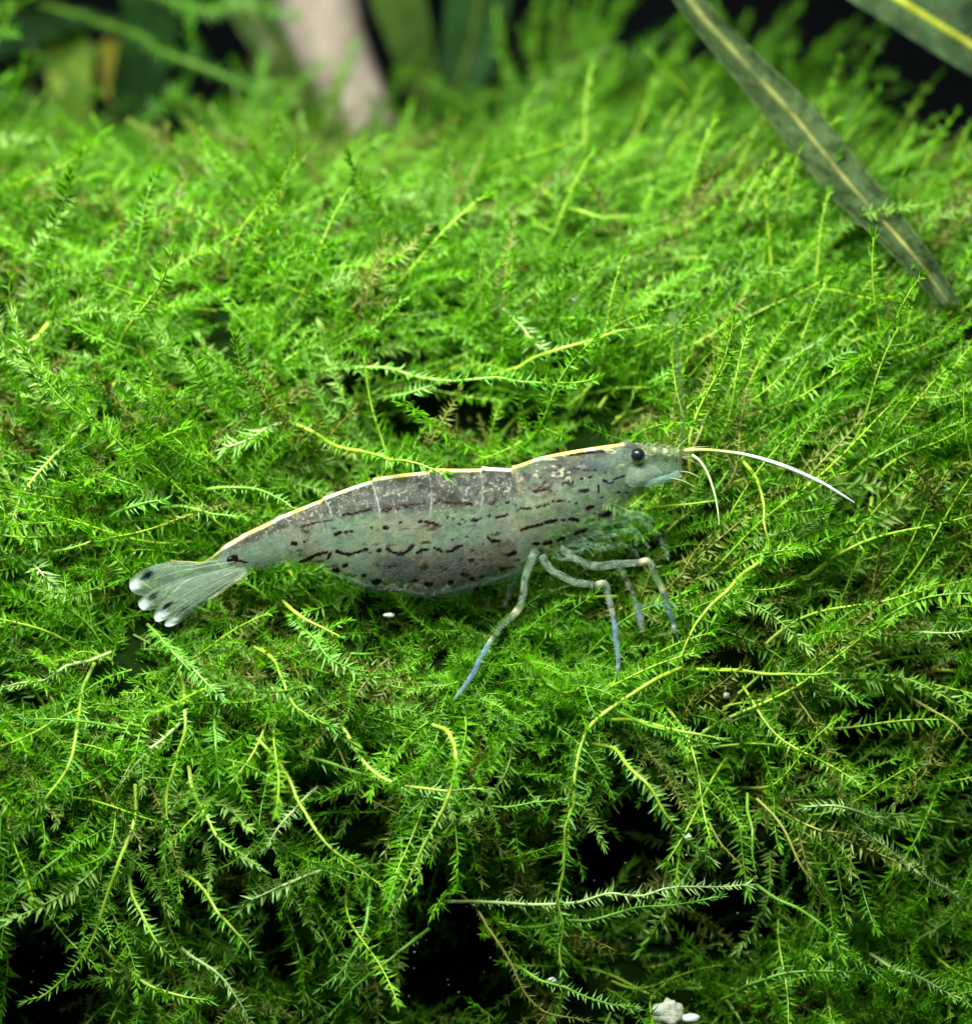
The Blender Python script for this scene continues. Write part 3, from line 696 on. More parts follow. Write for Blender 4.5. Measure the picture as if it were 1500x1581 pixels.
# hood: mottled top, dots
hood = 1 - abd
mot = sm(.46, .62, fbm(x / 14 + 3, y / 6 + 2, o=3)) * sm(.42, .22, f) * hood
col = mixc(col, np.tile(srgb(62, 64, 66), (len(x), 1)), mot * .75)
pale = sm(.60, .72, fbm(x / 12 + 30, y / 5 + 12, o=3)) * sm(.5, .3, f) * hood
col = mixc(col, np.tile(srgb(206, 208, 178), (len(x), 1)), pale * .75)
org = np.exp(-(((x - 915) / 34) ** 2 + ((y - 722) / 8) ** 2)) + np.exp(-(((x - 938) / 10) ** 2 + ((y - 730) / 9) ** 2))
col = mixc(col, np.tile(srgb(66, 74, 92), (len(x), 1)), np.clip(org, 0, 1) * .75)
teal = sm(.45, .6, f) * hood * sm(985, 940, x)
col = mixc(col, np.tile(srgb(132, 160, 142), (len(x), 1)), teal * .6)
# plate edges: pale thin lines
for (a, b, c, d, s_) in [(440, 797, 454, 828, .6), (503, 772, 513, 802, .8), (574, 744, 588, 805, .95), (662, 730, 664, 800, .6), (742, 727, 739, 800, .55)]:
    t = np.clip((y - b) / (d - b), 0, 1); xl = a + (c - a) * t + 4 * np.sin(t * 3)
    ln = np.exp(-((x - xl) / 1.3) ** 2) * sm(b - 3, b + 3, y) * sm(d + 5, d - 6, y)
    col = mixc(col, np.tile(srgb(205, 220, 215), (len(x), 1)), ln * s_ * .5)
xl = 792 + 14 * np.sin(np.clip((y - 722) / 150, 0, 1) * 3.1) + 16 * sm(830, 880, y)
ln = np.exp(-((x - xl) / 3.5) ** 2) * sm(720, 726, y)
col = mixc(col, np.tile(srgb(150, 142, 108), (len(x), 1)), ln * .55)
# dashes and dots
def seg_d(ax, ay, bx, by):
    dx, dy = bx - ax, by - ay; l2 = dx * dx + dy * dy + 1e-9
    t = np.clip(((x - ax) * dx + (y - ay) * dy) / l2, 0, 1)
    return np.hypot(x - ax - t * dx, y - ay - t * dy)
ink = np.zeros(len(x))
INK = srgb(26, 16, 14); RUST = srgb(92, 62, 46)
def dash(pts, r, s=1.0):
    global col, ink
    r = r + .55
    d = np.full(len(x), 99.)
    for (a, b), (c, e) in zip(pts[:-1], pts[1:]): d = np.minimum(d, seg_d(a, b, c, e))
    d = d + 1.6 * (ns3 - .5) + 3.0 * (ns1 - .5)
    col = mixc(col, np.tile(RUST, (len(x), 1)), sm(r + 2.2, r + .4, d) * .3 * s)
    col = mixc(col, np.tile(INK, (len(x), 1)), sm(r + .7, r - .5, d) * s); ink = np.maximum(ink, sm(r + 1, r - .5, d) * s)
def dot(a, b, r, s=1.0): dash([(a - r * .5, b + r * .12), (a + r * .5, b - r * .12)], r * .8, s)
for p_, r_ in [([(468, 813), (490, 807), (514, 803)], 1.4), ([(532, 795), (550, 793), (573, 786)], 1.8), ([(594, 789), (606, 785)], 2.2), ([(624, 782), (636, 781), (648, 778)], 2.3),
    ([(684, 775), (696, 777)], 2.2), ([(704, 777), (728, 779)], 2.0), ([(757, 779), (767, 771)], 1.5), ([(798, 788), (804, 785), (817, 785)], 2.0), ([(828, 783), (845, 778)], 1.9),
    ([(520, 825), (527, 822), (537, 821)], 2.2), ([(659, 805), (674, 809)], 2.6), ([(729, 803), (741, 801)], 2.5), ([(767, 799), (782, 795)], 2.5),
    ([(464, 868), (474, 865)], 2.4), ([(478, 862), (490, 856), (506, 852)], 2.2), ([(508, 862), (512, 854)], 1.5), ([(523, 851), (532, 854), (544, 855), (556, 851), (569, 847)], 2.2),
    ([(600, 847), (610, 852), (620, 854), (632, 850), (640, 841)], 2.2), ([(645, 852), (652, 849), (662, 847)], 2.2), ([(672, 845), (684, 851)], 2.0), ([(691, 850), (700, 848), (713, 841)], 2.5),
    ([(753, 830), (758, 835), (768, 834)], 2.8), ([(783, 856), (794, 853)], 3.0), ([(362, 864), (372, 866), (382, 868)], 1.6),
    ([(824, 760), (835, 757), (845, 754)], 2.4), ([(868, 747), (881, 747)], 2.2), ([(859, 774), (869, 773)], 2.2),
    ([(804, 818), (820, 813), (835, 809)], 2.4), ([(841, 807), (857, 803)], 2.6), ([(877, 801), (883, 801), (890, 803)], 2.4),
    ([(822, 839), (830, 839)], 2.4), ([(839, 838), (850, 836)], 2.6), ([(860, 834), (868, 831)], 2.4), ([(886, 825), (893, 821)], 2.2), ([(898, 821), (904, 817)], 2.0),
    ([(904, 785), (913, 783)], 2.7), ([(929, 796), (939, 792)], 3.2), ([(921, 750), (922, 761)], 1.6), ([(895, 759), (904, 757)], 3.4),
    ([(930, 742), (938, 747), (944, 745)], 1.6), ([(945, 740), (962, 735)], 1.3), ([(884, 722), (900, 727), (918, 727)], 1.3), ([(880, 703), (905, 700), (930, 698)], 1.4)]:
    dash(p_, r_)
for a, b, r in [(616, 784, 3.3), (673, 777, 2), (676, 774, 2.4), (656, 777, 2.2), (783, 776, 2.3), (795, 780, 1.8), (852, 774, 2), (877, 775, 2.2), (887, 777, 1.8), (868, 803, 2.4),
    (456, 839, 3.8), (472, 836, 1.6), (598, 815, 4.2), (650, 805, 3), (620, 806, 2), (753, 796, 2.2), (700, 800, 2), (714, 801, 2), (710, 809, 2), (692, 799, 1.8), (587, 849, 3.4),
    (728, 864, 3.4), (720, 828, 2.2), (774, 878, 2.6), (503, 886, 4.2), (520, 880, 4.4), (535, 873, 3.4), (563, 888, 2.8), (582, 898, 5.2), (641, 895, 2.8), (663, 901, 4.8), (696, 898, 3.6),
    (714, 886, 2.6), (729, 893, 2.8), (743, 890, 1.8), (361, 863, 7.2), (926, 769, 2.4), (953, 761, 2.2), (966, 761, 1.7), (909, 738, 2.4), (896, 740, 2), (915, 793, 1.8), (574, 852, 2), (546, 820, 1.6), (576, 814, 1.8)]:
    dot(a, b, r)
rd = np.random.default_rng(3)
for k in range(58):
    a = rd.uniform(803, 885); b = 712 + (885 - a) * .12 + rd.uniform(4, 46)
    dot(a, b, rd.uniform(1.0, 2.1), rd.uniform(.5, .95))
for k in range(70):
    a = rd.uniform(400, 780); b = rd.uniform(730, 860)
    if 40 < b - np.interp(a, Sx[:, 2], Sx[:, 3]) < 110: dot(a, b, rd.uniform(.6, 1.1), rd.uniform(.4, .8))
for k in range(150):
    a = rd.uniform(420, 960); top_ = np.interp(a, Sx[:, 2], Sx[:, 3]); bot_ = np.interp(a, Sx[:, 4], Sx[:, 5])
    b = top_ + (bot_ - top_) * rd.uniform(.3, .96); dot(a, b, rd.uniform(.7, 1.5), rd.uniform(.35, .85))
for row, y0 in ((.46, 0), (.60, 0), (.78, 0), (.90, 0)):
    for k in range(9):
        a = rd.uniform(450, 800); top_ = np.interp(a, Sx[:, 2], Sx[:, 3]); bot_ = np.interp(a, Sx[:, 4], Sx[:, 5]); b = top_ + (bot_ - top_) * (row + rd.normal(0, .015)); w_ = rd.uniform(2, 7)
        dash([(a - w_, b + w_ * .15), (a, b), (a + w_, b - w_ * rd.uniform(0, .3))], rd.uniform(1.0, 1.8), .8)
# the pale golden ridge along the back
rg = sm(.046, .022, (ns1 - .5) * .02 + f * (hv[:, 1] * -2).repeat(NR) / 150) * sm(335, 352, x) * sm(968, 950, x)
gap = np.ones(len(x))
for e in (440, 497, 509, 574, 662): gap *= 1 - .6 * np.exp(-((x - e) / 2.2) ** 2)
col = mixc(col, mixc(np.tile(srgb(255, 226, 130), (len(x), 1)), np.tile(srgb(255, 248, 220), (len(x), 1)), sm(.4, .65, ns2)), rg * gap)
op = .27 + .42 * band * abd + .22 * bel + .12 * band * hood - .14 * teal - .16 * sm(.80, .98, f) * sm(520, 470, x) - .18 * sm(.86, .99, f) * sm(790, 830, x) - .10 * sm(985, 1010, x)
op = op + .25 * (ns1 - .5) + .2 * pale + .2 * mot
op = np.clip(np.maximum(np.maximum(op, rg * .95), ink), .12, 1)
body = mesh_obj('body', V, F, M['shrimp'], SH, col=np.clip(col, 0, 1), opac=op)
# flesh seen through the shell
NF2, NR2 = 260, 70
Fx = catmull([((a + c) / 2, (b + d) / 2, a, b, c, d, h) for a, b, c, d, h in ST[1:17]], NF2); t2 = np.linspace(0, 2 * math.pi, NR2, endpoint=False)
m2 = (Fx[:, 2:4] + Fx[:, 4:6]) / 2; h2 = (Fx[:, 2:4] - Fx[:, 4:6]) / 2; en = np.minimum(1, np.minimum(np.arange(NF2), np.arange(NF2)[::-1]) / 14.) ** .5
lowcut = 1 - .30 * sm(800, 860, m2[:, 0])
c2 = np.cos(t2); vv = np.where(c2[None] > 0, c2[None] * .86, c2[None] * .84 * lowcut[:, None]) * en[:, None]
FX = m2[:, None, 0] + h2[:, None, 0] * vv; FY = m2[:, None, 1] + h2[:, None, 1] * vv; FD = Fx[:, None, 6] / 100 * .78 * np.sin(t2)[None] * en[:, None]
fx2, fy2 = FX.ravel(), FY.ravel(); ff = ((1 - vv) / 2).ravel(); n_ = len(fx2)
g1 = fbm(fx2 / 16, fy2 / 14, o=3); g2 = fbm((fx2 + .6 * fy2) / 5, fy2 / 30, o=2); g3 = vnoise(fx2 / 3, fy2 / 3)
fc = mixc(np.tile(srgb(150, 160, 134), (n_, 1)), np.tile(srgb(118, 140, 128), (n_, 1)), sm(.35, .65, g1)) * (.72 + .5 * g2)[:, None] * (.85 + .3 * g3)[:, None]
fc = mixc(fc, np.tile(srgb(54, 52, 56), (n_, 1)), sm(.34, .20, ff + .12 * (g1 - .5)) * .8)
fc = mixc(fc, np.tile(srgb(74, 70, 60), (n_, 1)), sm(.60, .74, ff + .2 * (g1 - .5)) * sm(550, 620, fx2) * sm(815, 780, fx2) * .8)
fc = mixc(fc, np.tile(srgb(56, 62, 70), (n_, 1)), np.clip(np.exp(-(((fx2 - 905) / 45) ** 2 + ((fy2 - 728) / 16) ** 2)), 0, 1) * .8)
fo = .44 + .25 * (g1 - .5) - .25 * sm(830, 870, fx2) * sm(.5, .75, ff)
Ff2 = [(i*NR2+k, i*NR2+(k+1) % NR2, (i+1)*NR2+(k+1) % NR2, (i+1)*NR2+k) for i in range(NF2 - 1) for k in range(NR2)]
mesh_obj('flesh', L(FX, FY, FD).reshape(-1, 3), Ff2, M['flesh'], SH, col=np.clip(fc * 1.1, 0, 1), opac=np.clip(fo, 0, 1))

# limbs ------------------------------------------------------------
LIMB = srgb(176, 200, 176); BLUE = srgb(170, 200, 240); GOLD = srgb(222, 214, 172); DARKJ = srgb(70, 44, 34)
def limb(name, pts, marks=(), colr=LIMB, tipc=None, opac=.5, n=70, sides=12, parent=SH, label=None, tipfrom=.6):
    """pts: px, py, d, radius in pixels; marks: (position 0..1, width, colour, opacity)"""
    Q = catmull(pts, n)
    P3 = L(Q[:, 0], Q[:, 1], Q[:, 2]); R_ = np.maximum(Q[:, 3] * .82, .4) / 100 * (1 + .02 * rd.normal(0, 1, n))
    P3 = P3 + .012 * np.stack([np.interp(np.arange(n), np.arange(0, n + 6, 6), rd.normal(0, 1, len(np.arange(0, n + 6, 6)))) for _ in range(3)], 1)
    Vv, Ff = tube(P3, R_, sides)
    f_ = np.repeat(np.linspace(0, 1, n), sides)
    c = np.tile(colr, (n * sides, 1)) * rd.uniform(.8, 1.15, (n * sides, 1))
    o_ = np.full(n * sides, opac * .36) + rd.normal(0, .08, n * sides)
    if tipc is not None: k_ = sm(tipfrom - .02, tipfrom + .02, f_); c = mixc(c, np.tile(tipc, (n * sides, 1)), k_); o_ = o_ + .22 * k_
    for (p0, w0, cc, oo) in marks:
        g = np.exp(-((f_ - p0) / w0) ** 2); c = mixc(c, np.tile(cc, (n * sides, 1)), g); o_ = o_ * (1 - g) + oo * g
    bl = vnoise(f_ * n / 2.2, np.tile(np.arange(sides), n) / 2.5 + rd.uniform(0, 99)); c = c * (.72 + .62 * bl)[:, None]; o_ = o_ + .30 * (bl - .5)
    if name == 'walking_leg':                       # short stiff hairs on the lower half
        for _ in range(26):
            i = int(rd.uniform(.35, .97) * n); dv = rd.normal(0, 1, 3); dv -= FW * (dv @ FW) * .6; dv /= np.linalg.norm(dv)
            hv_, hf_ = tube(np.array([P3[i], P3[i] + dv * (R_[i] + rd.uniform(.02, .055))]) , np.array([.007, .002]), 3)
            Ff = Ff + [tuple(q_ + len(Vv) for q_ in f0) for f0 in hf_]; Vv = np.concatenate([Vv, hv_]); c = np.concatenate([c, np.tile(srgb(214, 226, 214), (len(hv_), 1))]); o_ = np.concatenate([o_, np.full(len(hv_), .6)])
    ob = mesh_obj(name, Vv, Ff, M['limb'], parent, col=np.clip(c, 0, 1), opac=np.clip(o_, 0, 1))
    if label: ob['label'] = label
    return ob
limb('walking_leg', [(826, 850, -.30, 9), (815, 872, -.36, 7.5), (808, 902, -.40, 7), (803, 926, -.42, 6.4), (801, 936, -.43, 7), (788, 953, -.44, 6.4), (770, 968, -.44, 5.2), (766, 974, -.44, 5.2),
     (752, 998, -.42, 5.4), (734, 1028, -.38, 5), (714, 1060, -.32, 3.8), (699, 1081, -.26, 1.5)],
     [(.37, .022, GOLD, .85), (.555, .012, DARKJ, .95), (.578, .014, GOLD, .9), (.95, .02, srgb(220, 230, 230), .8)], tipc=BLUE, opac=.62, tipfrom=.57, label='hind leg stretched back with a blue tip')
limb('walking_leg', [(836, 858, -.30, 8), (848, 878, -.38, 7.5), (866, 890, -.44, 7), (886, 898, -.48, 7), (918, 901, -.52, 6.4), (932, 899, -.54, 7), (936, 915, -.54, 6.8), (941, 940, -.54, 6), (943, 950, -.54, 5.2),
     (947, 985, -.50, 5.4), (951, 1024, -.42, 4), (949, 1041, -.38, 1.6)],
     [(.41, .02, GOLD, .9), (.375, .012, DARKJ, .7), (.59, .012, DARKJ, .95), (.62, .014, GOLD, .9), (.94, .015, srgb(220, 230, 230), .8)], tipc=BLUE, opac=.6, tipfrom=.62, label='bent middle leg with golden joints')
limb('walking_leg', [(862, 846, -.28, 8), (884, 862, -.36, 8), (905, 871, -.42, 8), (945, 871, -.46, 7.5), (980, 868, -.50, 6.5), (996, 863, -.52, 6.5), (1004, 876, -.52, 6), (1016, 905, -.50, 6.2), (1022, 922, -.46, 5.6),
     (1031, 948, -.42, 5.2), (1038, 968, -.38, 4.2), (1042, 982, -.36, 2)],
     [(.46, .012, DARKJ, .8), (.50, .025, GOLD, .9), (.695, .02, srgb(214, 216, 140), .85), (.93, .012, srgb(225, 235, 225), .8)], tipc=srgb(120, 140, 176), opac=.46, tipfrom=.70, label='front leg reaching out level and bent down')
limb('walking_leg', [(945, 866, .25, 6), (962, 884, .28, 6), (971, 905, .30, 5.5), (980, 926, .30, 6), (986, 945, .28, 7), (991, 962, .26, 7.5), (994, 979, .25, 5)],
     [(.78, .10, srgb(128, 152, 176), .55)], opac=.30, label='faint far front leg, blurred and bluish')
limb('claw', [(984, 938, .22, 4.5), (997, 937, .1, 3.4), (1012, 934, -.1, 3.2), (1026, 932, -.36, 3.6), (1040, 934, -.42, 2.2)], colr=srgb(124, 146, 172), opac=.55, n=30)
limb('walking_leg', [(960, 790, .30, 7), (982, 797, .38, 6.5), (1000, 808, .42, 6.5), (1014, 821, .44, 7), (1024, 832, .44, 6), (1031, 848, .42, 5.5), (1036, 866, .40, 3)],
     [(.45, .05, srgb(190, 215, 195), .55)], opac=.26, label='faint far leg raised in front of the mouth')
limb('walking_leg', [(806, 876, .30, 6), (797, 892, .34, 5), (790, 905, .36, 4.5), (783, 925, .38, 4), (777, 942, .38, 3)], opac=.42, n=36, colr=srgb(140, 176, 170), label='far hind leg showing under the belly')
for pts in ([(898, 836, -.2, 6), (930, 846, -.26, 6), (958, 842, -.30, 5), (976, 850, -.30, 4.5), (985, 866, -.28, 4)],
            [(915, 822, -.16, 6), (945, 824, -.22, 6), (970, 816, -.25, 5), (988, 826, -.25, 4), (1000, 846, -.22, 3)],
            [(930, 806, .05, 6), (958, 806, .05, 5), (978, 818, .05, 4.5), (982, 842, .05, 4)],
            [(940, 790, -.1, 7), (964, 792, -.14, 6), (984, 790, -.15, 4.5), (1002, 800, -.14, 3)]):
    limb('mouthpart', pts, opac=.24, n=36, colr=srgb(150, 186, 166))

for k in range(16):
    f_ = rd.uniform(0, 1); a = 850 + 110 * f_; b = 856 - 62 * f_ + rd.uniform(-6, 4); dd = rd.uniform(-.3, .3); ln = rd.uniform(26, 60); dr = rd.uniform(-.2, 1.1)
    limb('mouthpart', [(a, b, dd, 3.2), (a + ln * .4, b + ln * .28 * dr, dd * 1.1, 2.8), (a + ln * .75, b + ln * .30 * dr - 3, dd * 1.1, 2.2), (a + ln, b + ln * (.30 * dr + rd.uniform(.0, .35)), dd, 1.0)], opac=rd.uniform(.3, .6), n=20, sides=7, colr=srgb(156, 190, 164))
# swimmerets: thin blades folded under the abdomen
def blade(name, outline, d0, colr, opac, thick=.02, bulge=.05, parent=SH, paint=None, label=None, mat='limb'):
    """a thin curved leaf of shell with its own thickness, from an outline of base, tip and edge points (pixels)"""
    C = catmull(outline + [outline[0]], 64)[:-1, :2]
    ce = C.mean(0); nr_ = 9
    Vv = []; n = len(C)
    for sgn in (-1, 1):
        for j in range(nr_):
            s_ = (j + 1) / nr_
            p2 = ce + (C - ce) * s_
            dd = d0 + bulge * s_ ** 2 + sgn * thick * math.sqrt(max(0, 1 - s_ ** 2) + .02)
            Vv.append(L(p2[:, 0], p2[:, 1], np.full(n, dd)))
        Vv.append(L(ce[:1], ce[1:], np.array([d0 + sgn * thick * 1.011])))
    per = n * nr_ + 1
    Vv = np.concatenate(Vv); Ff = []
    for b in (0, 1):
        o = b * per
        for j in range(nr_ - 1):
            for k in range(n):
                k2 = (k + 1) % n; q_ = (o + j*n+k, o + j*n+k2, o + (j+1)*n+k2, o + (j+1)*n+k)
                Ff.append(q_ if b else q_[::-1])
        for k in range(n):
            t_ = (o + n * nr_, o + (k + 1) % n, o + k); Ff.append(t_ if b else t_[::-1])
    o1 = (nr_ - 1) * n
    for k in range(n):
        k2 = (k + 1) % n; Ff.append((o1 + k, o1 + k2, per + o1 + k2, per + o1 + k))
    pp = [np.concatenate([np.concatenate([ce + (C - ce) * ((j + 1) / nr_) for j in range(nr_)]), ce[None]])] * 2
    pp = np.concatenate(pp)
    c = np.tile(colr, (len(Vv), 1)); o_ = np.full(len(Vv), opac)
    if paint: c, o_ = paint(pp[:, 0], pp[:, 1], c, o_)
    ob = mesh_obj(name, Vv, Ff, M[mat], parent, col=np.clip(c, 0, 1), opac=np.clip(o_, 0, 1))
    if label: ob['label'] = label
    return ob
SWB = srgb(112, 132, 132)
for ol, dd in (([(560, 895), (600, 905), (640, 912), (672, 926), (650, 924), (612, 914), (575, 905)], -.30),
               ([(640, 905), (680, 910), (715, 906), (742, 897), (720, 916), (690, 922), (658, 918)], -.28),
               ([(530, 886), (552, 896), (580, 908), (600, 916), (570, 912), (542, 900)], -.24),
               ([(740, 893), (775, 888), (800, 880), (790, 894), (765, 902), (745, 904)], -.28)):
    blade('swimmeret', ol, dd * .4, SWB, .26, .015, .04)

# tail fan
def fan_paint(tipx, tipy, sx, sy, srx, sry, rot, ang):
    def f_(a, b, c, o):
        n_ = fbm(a / 5, b / 5, o=3); 
        ray = .5 + .5 * np.sin((-(a) * math.sin(ang) + (b) * math.cos(ang)) * 1.15)
        c = c * (.55 + .5 * n_ + .25 * ray)[:, None]
        ca, sa = math.cos(ang), math.sin(ang); t = sm(16, 6, np.hypot(((a - tipx) * ca + (b - tipy) * sa) * .62, (-(a - tipx) * sa + (b - tipy) * ca) * 1.5) + 8 * (n_ - .5)); c = mixc(c, np.tile(srgb(236, 248, 250), (len(a), 1)), t * .95); o = o + t * .35
        u = ((a - sx) * math.cos(rot) + (b - sy) * math.sin(rot)) / srx; w = (-(a - sx) * math.sin(rot) + (b - sy) * math.cos(rot)) / sry
        k = sm(1.25, .8, np.hypot(u, w)); c = mixc(c, np.tile(srgb(10, 22, 24), (len(a), 1)), k); o = o + k * .5
        return c, o
    return f_
FAN = srgb(138, 160, 138)
blade('tail_fin', [(378, 874), (350, 856), (318, 867), (265, 866), (225, 877), (201, 896), (205, 914), (228, 920), (262, 914), (320, 900)], -.10, FAN, .32, .03, .06,
      paint=fan_paint(204, 904, 228, 887, 13, 6.5, -.6, 2.75), mat='shrimp', label='broad upper tail fin with a black spot and white tip')
blade('tail_fin', [(378, 874), (330, 880), (275, 893), (236, 910), (215, 929), (221, 941), (240, 940), (282, 926), (335, 900)], -.14, FAN, .34, .025, .05,
      paint=fan_paint(219, 935, 240, 920, 11, 4.5, -.62, 2.65), mat='shrimp', label='narrow second tail fin with a white tip')
blade('telson', [(382, 874), (340, 880), (296, 896), (258, 922), (240, 947), (244, 959), (257, 956), (298, 938), (345, 910), (382, 888)], -.18, FAN * 1.05, .38, .03, .03,
      paint=fan_paint(246, 955, 263, 934, 11, 4.5, -.66, 2.55), mat='shrimp', label='middle tail plate with a white tip')
blade('tail_fin', [(390, 880), (362, 900), (330, 924), (302, 944), (271, 965), (256, 966), (258, 952), (288, 926), (332, 896), (372, 876)], -.14, FAN, .34, .025, .05,
      paint=fan_paint(262, 963, 286, 941, 14, 4, -.5, 2.5), mat='shrimp', label='lower tail fin with a white tip')
limb('tail_edge', [(382, 884, -.16, 3.2), (362, 899, -.17, 3.4), (342, 914, -.17, 3.0), (324, 926, -.16, 2.0)], colr=srgb(226, 226, 190), opac=.9, n=30)
limb('tail_edge', [(345, 846, -.10, 2.2), (332, 857, -.12, 2.0), (317, 868, -.13, 1.8), (290, 867, -.13, 1.4), (266, 867, -.13, 1.0)], colr=srgb(250, 224, 140), opac=.95, n=30)
for pts_ in ([(365, 868), (310, 878), (255, 888), (216, 900)], [(366, 874), (310, 890), (255, 912), (226, 930)], [(372, 880), (325, 898), (280, 925), (250, 950)], [(376, 886), (335, 912), (296, 938), (268, 960)], [(360, 862), (310, 872), (262, 876), (228, 884)], [(370, 883), (330, 905), (290, 930), (262, 950)]):
    limb('fin_rib', [(a, b, -.215, r_) for (a, b), r_ in zip(pts_, (1.2, 1.0, .8, .4))], colr=srgb(190, 204, 184), opac=.7, n=24, sides=6)
limb('tail_vein', [(300, 893, -.15, 1.2), (278, 905, -.16, 3.0), (262, 917, -.16, 1.2)], colr=srgb(226, 236, 222), opac=.85, n=24)

# head
def ball(c, rx, ry, rz, nu=24, nv=14):
    V = []; F = []
    for j in range(nv + 1):
        a = math.pi * j / nv
        for i in range(nu):
            b = 2 * math.pi * i / nu
            V.append(np.array(c) + rx * math.sin(a) * math.cos(b) * RT + rz * math.cos(a) * UP + ry * math.sin(a) * math.sin(b) * FW)
    for j in range(nv):
        for i in range(nu):
            F.append((j*nu+i, (j+1)*nu+i, (j+1)*nu+(i+1) % nu, j*nu+(i+1) % nu))
    return V, F
for (ex, ey, ed, er, nm) in ((982, 703, -.30, .108, 'near'), (968, 691, .26, .115, 'far')):
    e = mesh_obj('eye', *ball(L(ex, ey, ed), er, er, er * .95), M['eye'], SH)
    st_ = limb('eye_stalk', [(ex - 22, ey + 8, ed * .35, 6), (ex - 12, ey + 5, ed * .7, 8), (ex - 2, ey + 1, ed * .97, 10)], colr=srgb(150, 158, 132), opac=.8, n=16, parent=SH)
blade('antennal_scale', [(978, 744), (1000, 738), (1030, 733), (1046, 726), (1048, 737), (1028, 745), (1000, 752)], -.20, srgb(150, 186, 176), .5, .02, .03)
limb('rostrum', [(950, 690, 0, 4), (980, 688, 0, 4), (1010, 689, 0, 3.4), (1036, 691, 0, 2.4), (1058, 693, 0, .8)], colr=srgb(150, 150, 120), opac=.8, n=40)
blade('antennal_scale', [(992, 712), (1015, 706), (1040, 708), (1052, 716), (1046, 734), (1020, 738), (996, 736)], -.05, srgb(130, 160, 140), .5, .04, .04)
blade('mouth_shield', [(968, 722), (990, 716), (1012, 720), (1020, 732), (1000, 746), (978, 752), (964, 744)], -.20, srgb(136, 158, 134), .62, .05, .03, mat='shrimp')
limb('antenna_base', [(990, 698, -.16, 8), (1004, 696, -.18, 7), (1010, 697, -.18, 7.6), (1024, 697, -.18, 6.4), (1030, 696, -.18, 7), (1046, 697, -.18, 5.4), (1058, 698, -.18, 4), (1070, 699, -.18, 3)],
     [(.2, .03, srgb(214, 214, 160), .9), (.42, .04, srgb(224, 224, 170), .9), (.65, .04, srgb(214, 220, 160), .9)], colr=srgb(150, 164, 116), opac=.7)
limb('antenna_base', [(988, 708, -.02, 7), (1010, 703, 0, 6.5), (1036, 702, .02, 5), (1062, 702, .02, 3)], colr=srgb(150, 170, 136), opac=.6, n=30)
def flag(name, pts, colr, opac, label, n=90):
    Q = catmull(pts, n); rgd = Q[:, 3] * (1 + .10 * (np.arange(n) % 2))
    P3 = L(Q[:, 0], Q[:, 1], Q[:, 2]); Vv, Ff = tube(P3, rgd * .85 / 100, 8)
    f_ = np.repeat(np.linspace(0, 1, n), 8)
    c = colr(f_) if callable(colr) else np.tile(colr, (n * 8, 1))
    ob = mesh_obj(name, Vv, Ff, M['feeler'], SH, col=np.clip(c, 0, 1), opac=opac(f_) if callable(opac) else np.full(n * 8, opac)); ob['label'] = label
flag('antenna', [(1054, 697, -.18, 3.4), (1075, 695, -.22, 3), (1105, 697, -.3, 2.6), (1150, 704, -.36, 2.9), (1205, 721, -.40, 3.4), (1260, 745, -.36, 3.0), (1290, 762, -.3, 2.4), (1314, 776, -.25, 1.2)],
     lambda f_: mixc(np.tile(srgb(190, 206, 120), (len(f_), 1)), np.tile(srgb(238, 244, 252), (len(f_), 1)), sm(.18, .45, f_)), lambda f_: .85 + .1 * sm(.2, .5, f_) - .5 * sm(.88, 1, f_), 'long white antenna sweeping forward and down')
flag('antenna', [(750 + (a_ - 750) * (D0 + d_) / D0, 790.5 + (b_ - 790.5) * (D0 + d_) / D0, d_, r_) for a_, b_, d_, r_ in ((1050, 735, -.3, 2.6), (1049, 715, -.9, 3.0), (1052, 685, -1.7, 3.2), (1054, 645, -2.5, 3.2), (1050, 595, -3.4, 3.0), (1044, 545, -4.3, 2.8), (1038, 488, -5.2, 2.2))],
     srgb(214, 224, 190), .34, 'blurred antenna standing up towards the lens')
flag('antennule', [(1066, 703, -.2, 2.4), (1076, 711, -.26, 2.2), (1088, 730, -.30, 2.2), (1098, 758, -.30, 2.0), (1104, 785, -.28, 1.7), (1107, 811, -.25, .8)], srgb(200, 222, 160), .85, 'short pale feeler curving down', 50)
flag('antennule', [(1066, 697, .05, 2.6), (1074, 686, .2, 2.6), (1084, 668, .4, 2.4), (1093, 648, .6, 2.0), (1103, 628, .8, 1.0)], srgb(160, 160, 90), .6, 'short brownish feeler pointing up', 40)
flag('antennule', [(1056, 706, .1, 2.2), (1072, 706, .25, 2.0), (1090, 716, .4, 1.6), (1104, 722, .5, .8)], srgb(170, 190, 130), .5, 'short faint far feeler', 30)
for a, b, d_, x2, y2 in ((1040, 699, -.15, 1092, 690), (1040, 704, -.1, 1085, 722), (1030, 738, -.2, 1070, 752), (1046, 728, -.2, 1078, 738), (1044, 694, .1, 1080, 664)):
    flag('bristle', [(a, b, d_, 1.1), ((a + x2) / 2, (b + y2) / 2 - 3, d_, .9), (x2, y2, d_ - .05, .4)], srgb(186, 200, 150), .5, 'hair-fine bristle on the snout', 16)
for k, (a, b) in enumerate([(957, 681), (966, 681), (976, 683), (987, 684), (998, 685), (1009, 686), (1020, 688), (1031, 689)]):
    limb('rostrum_tooth', [(a - 4, b + 5, 0, 2.6), (a + 2, b + 1, 0, 1.8), (a + 7, b - 1.5, 0, .5)], colr=srgb(206, 206, 160), opac=.85, n=8, sides=6)

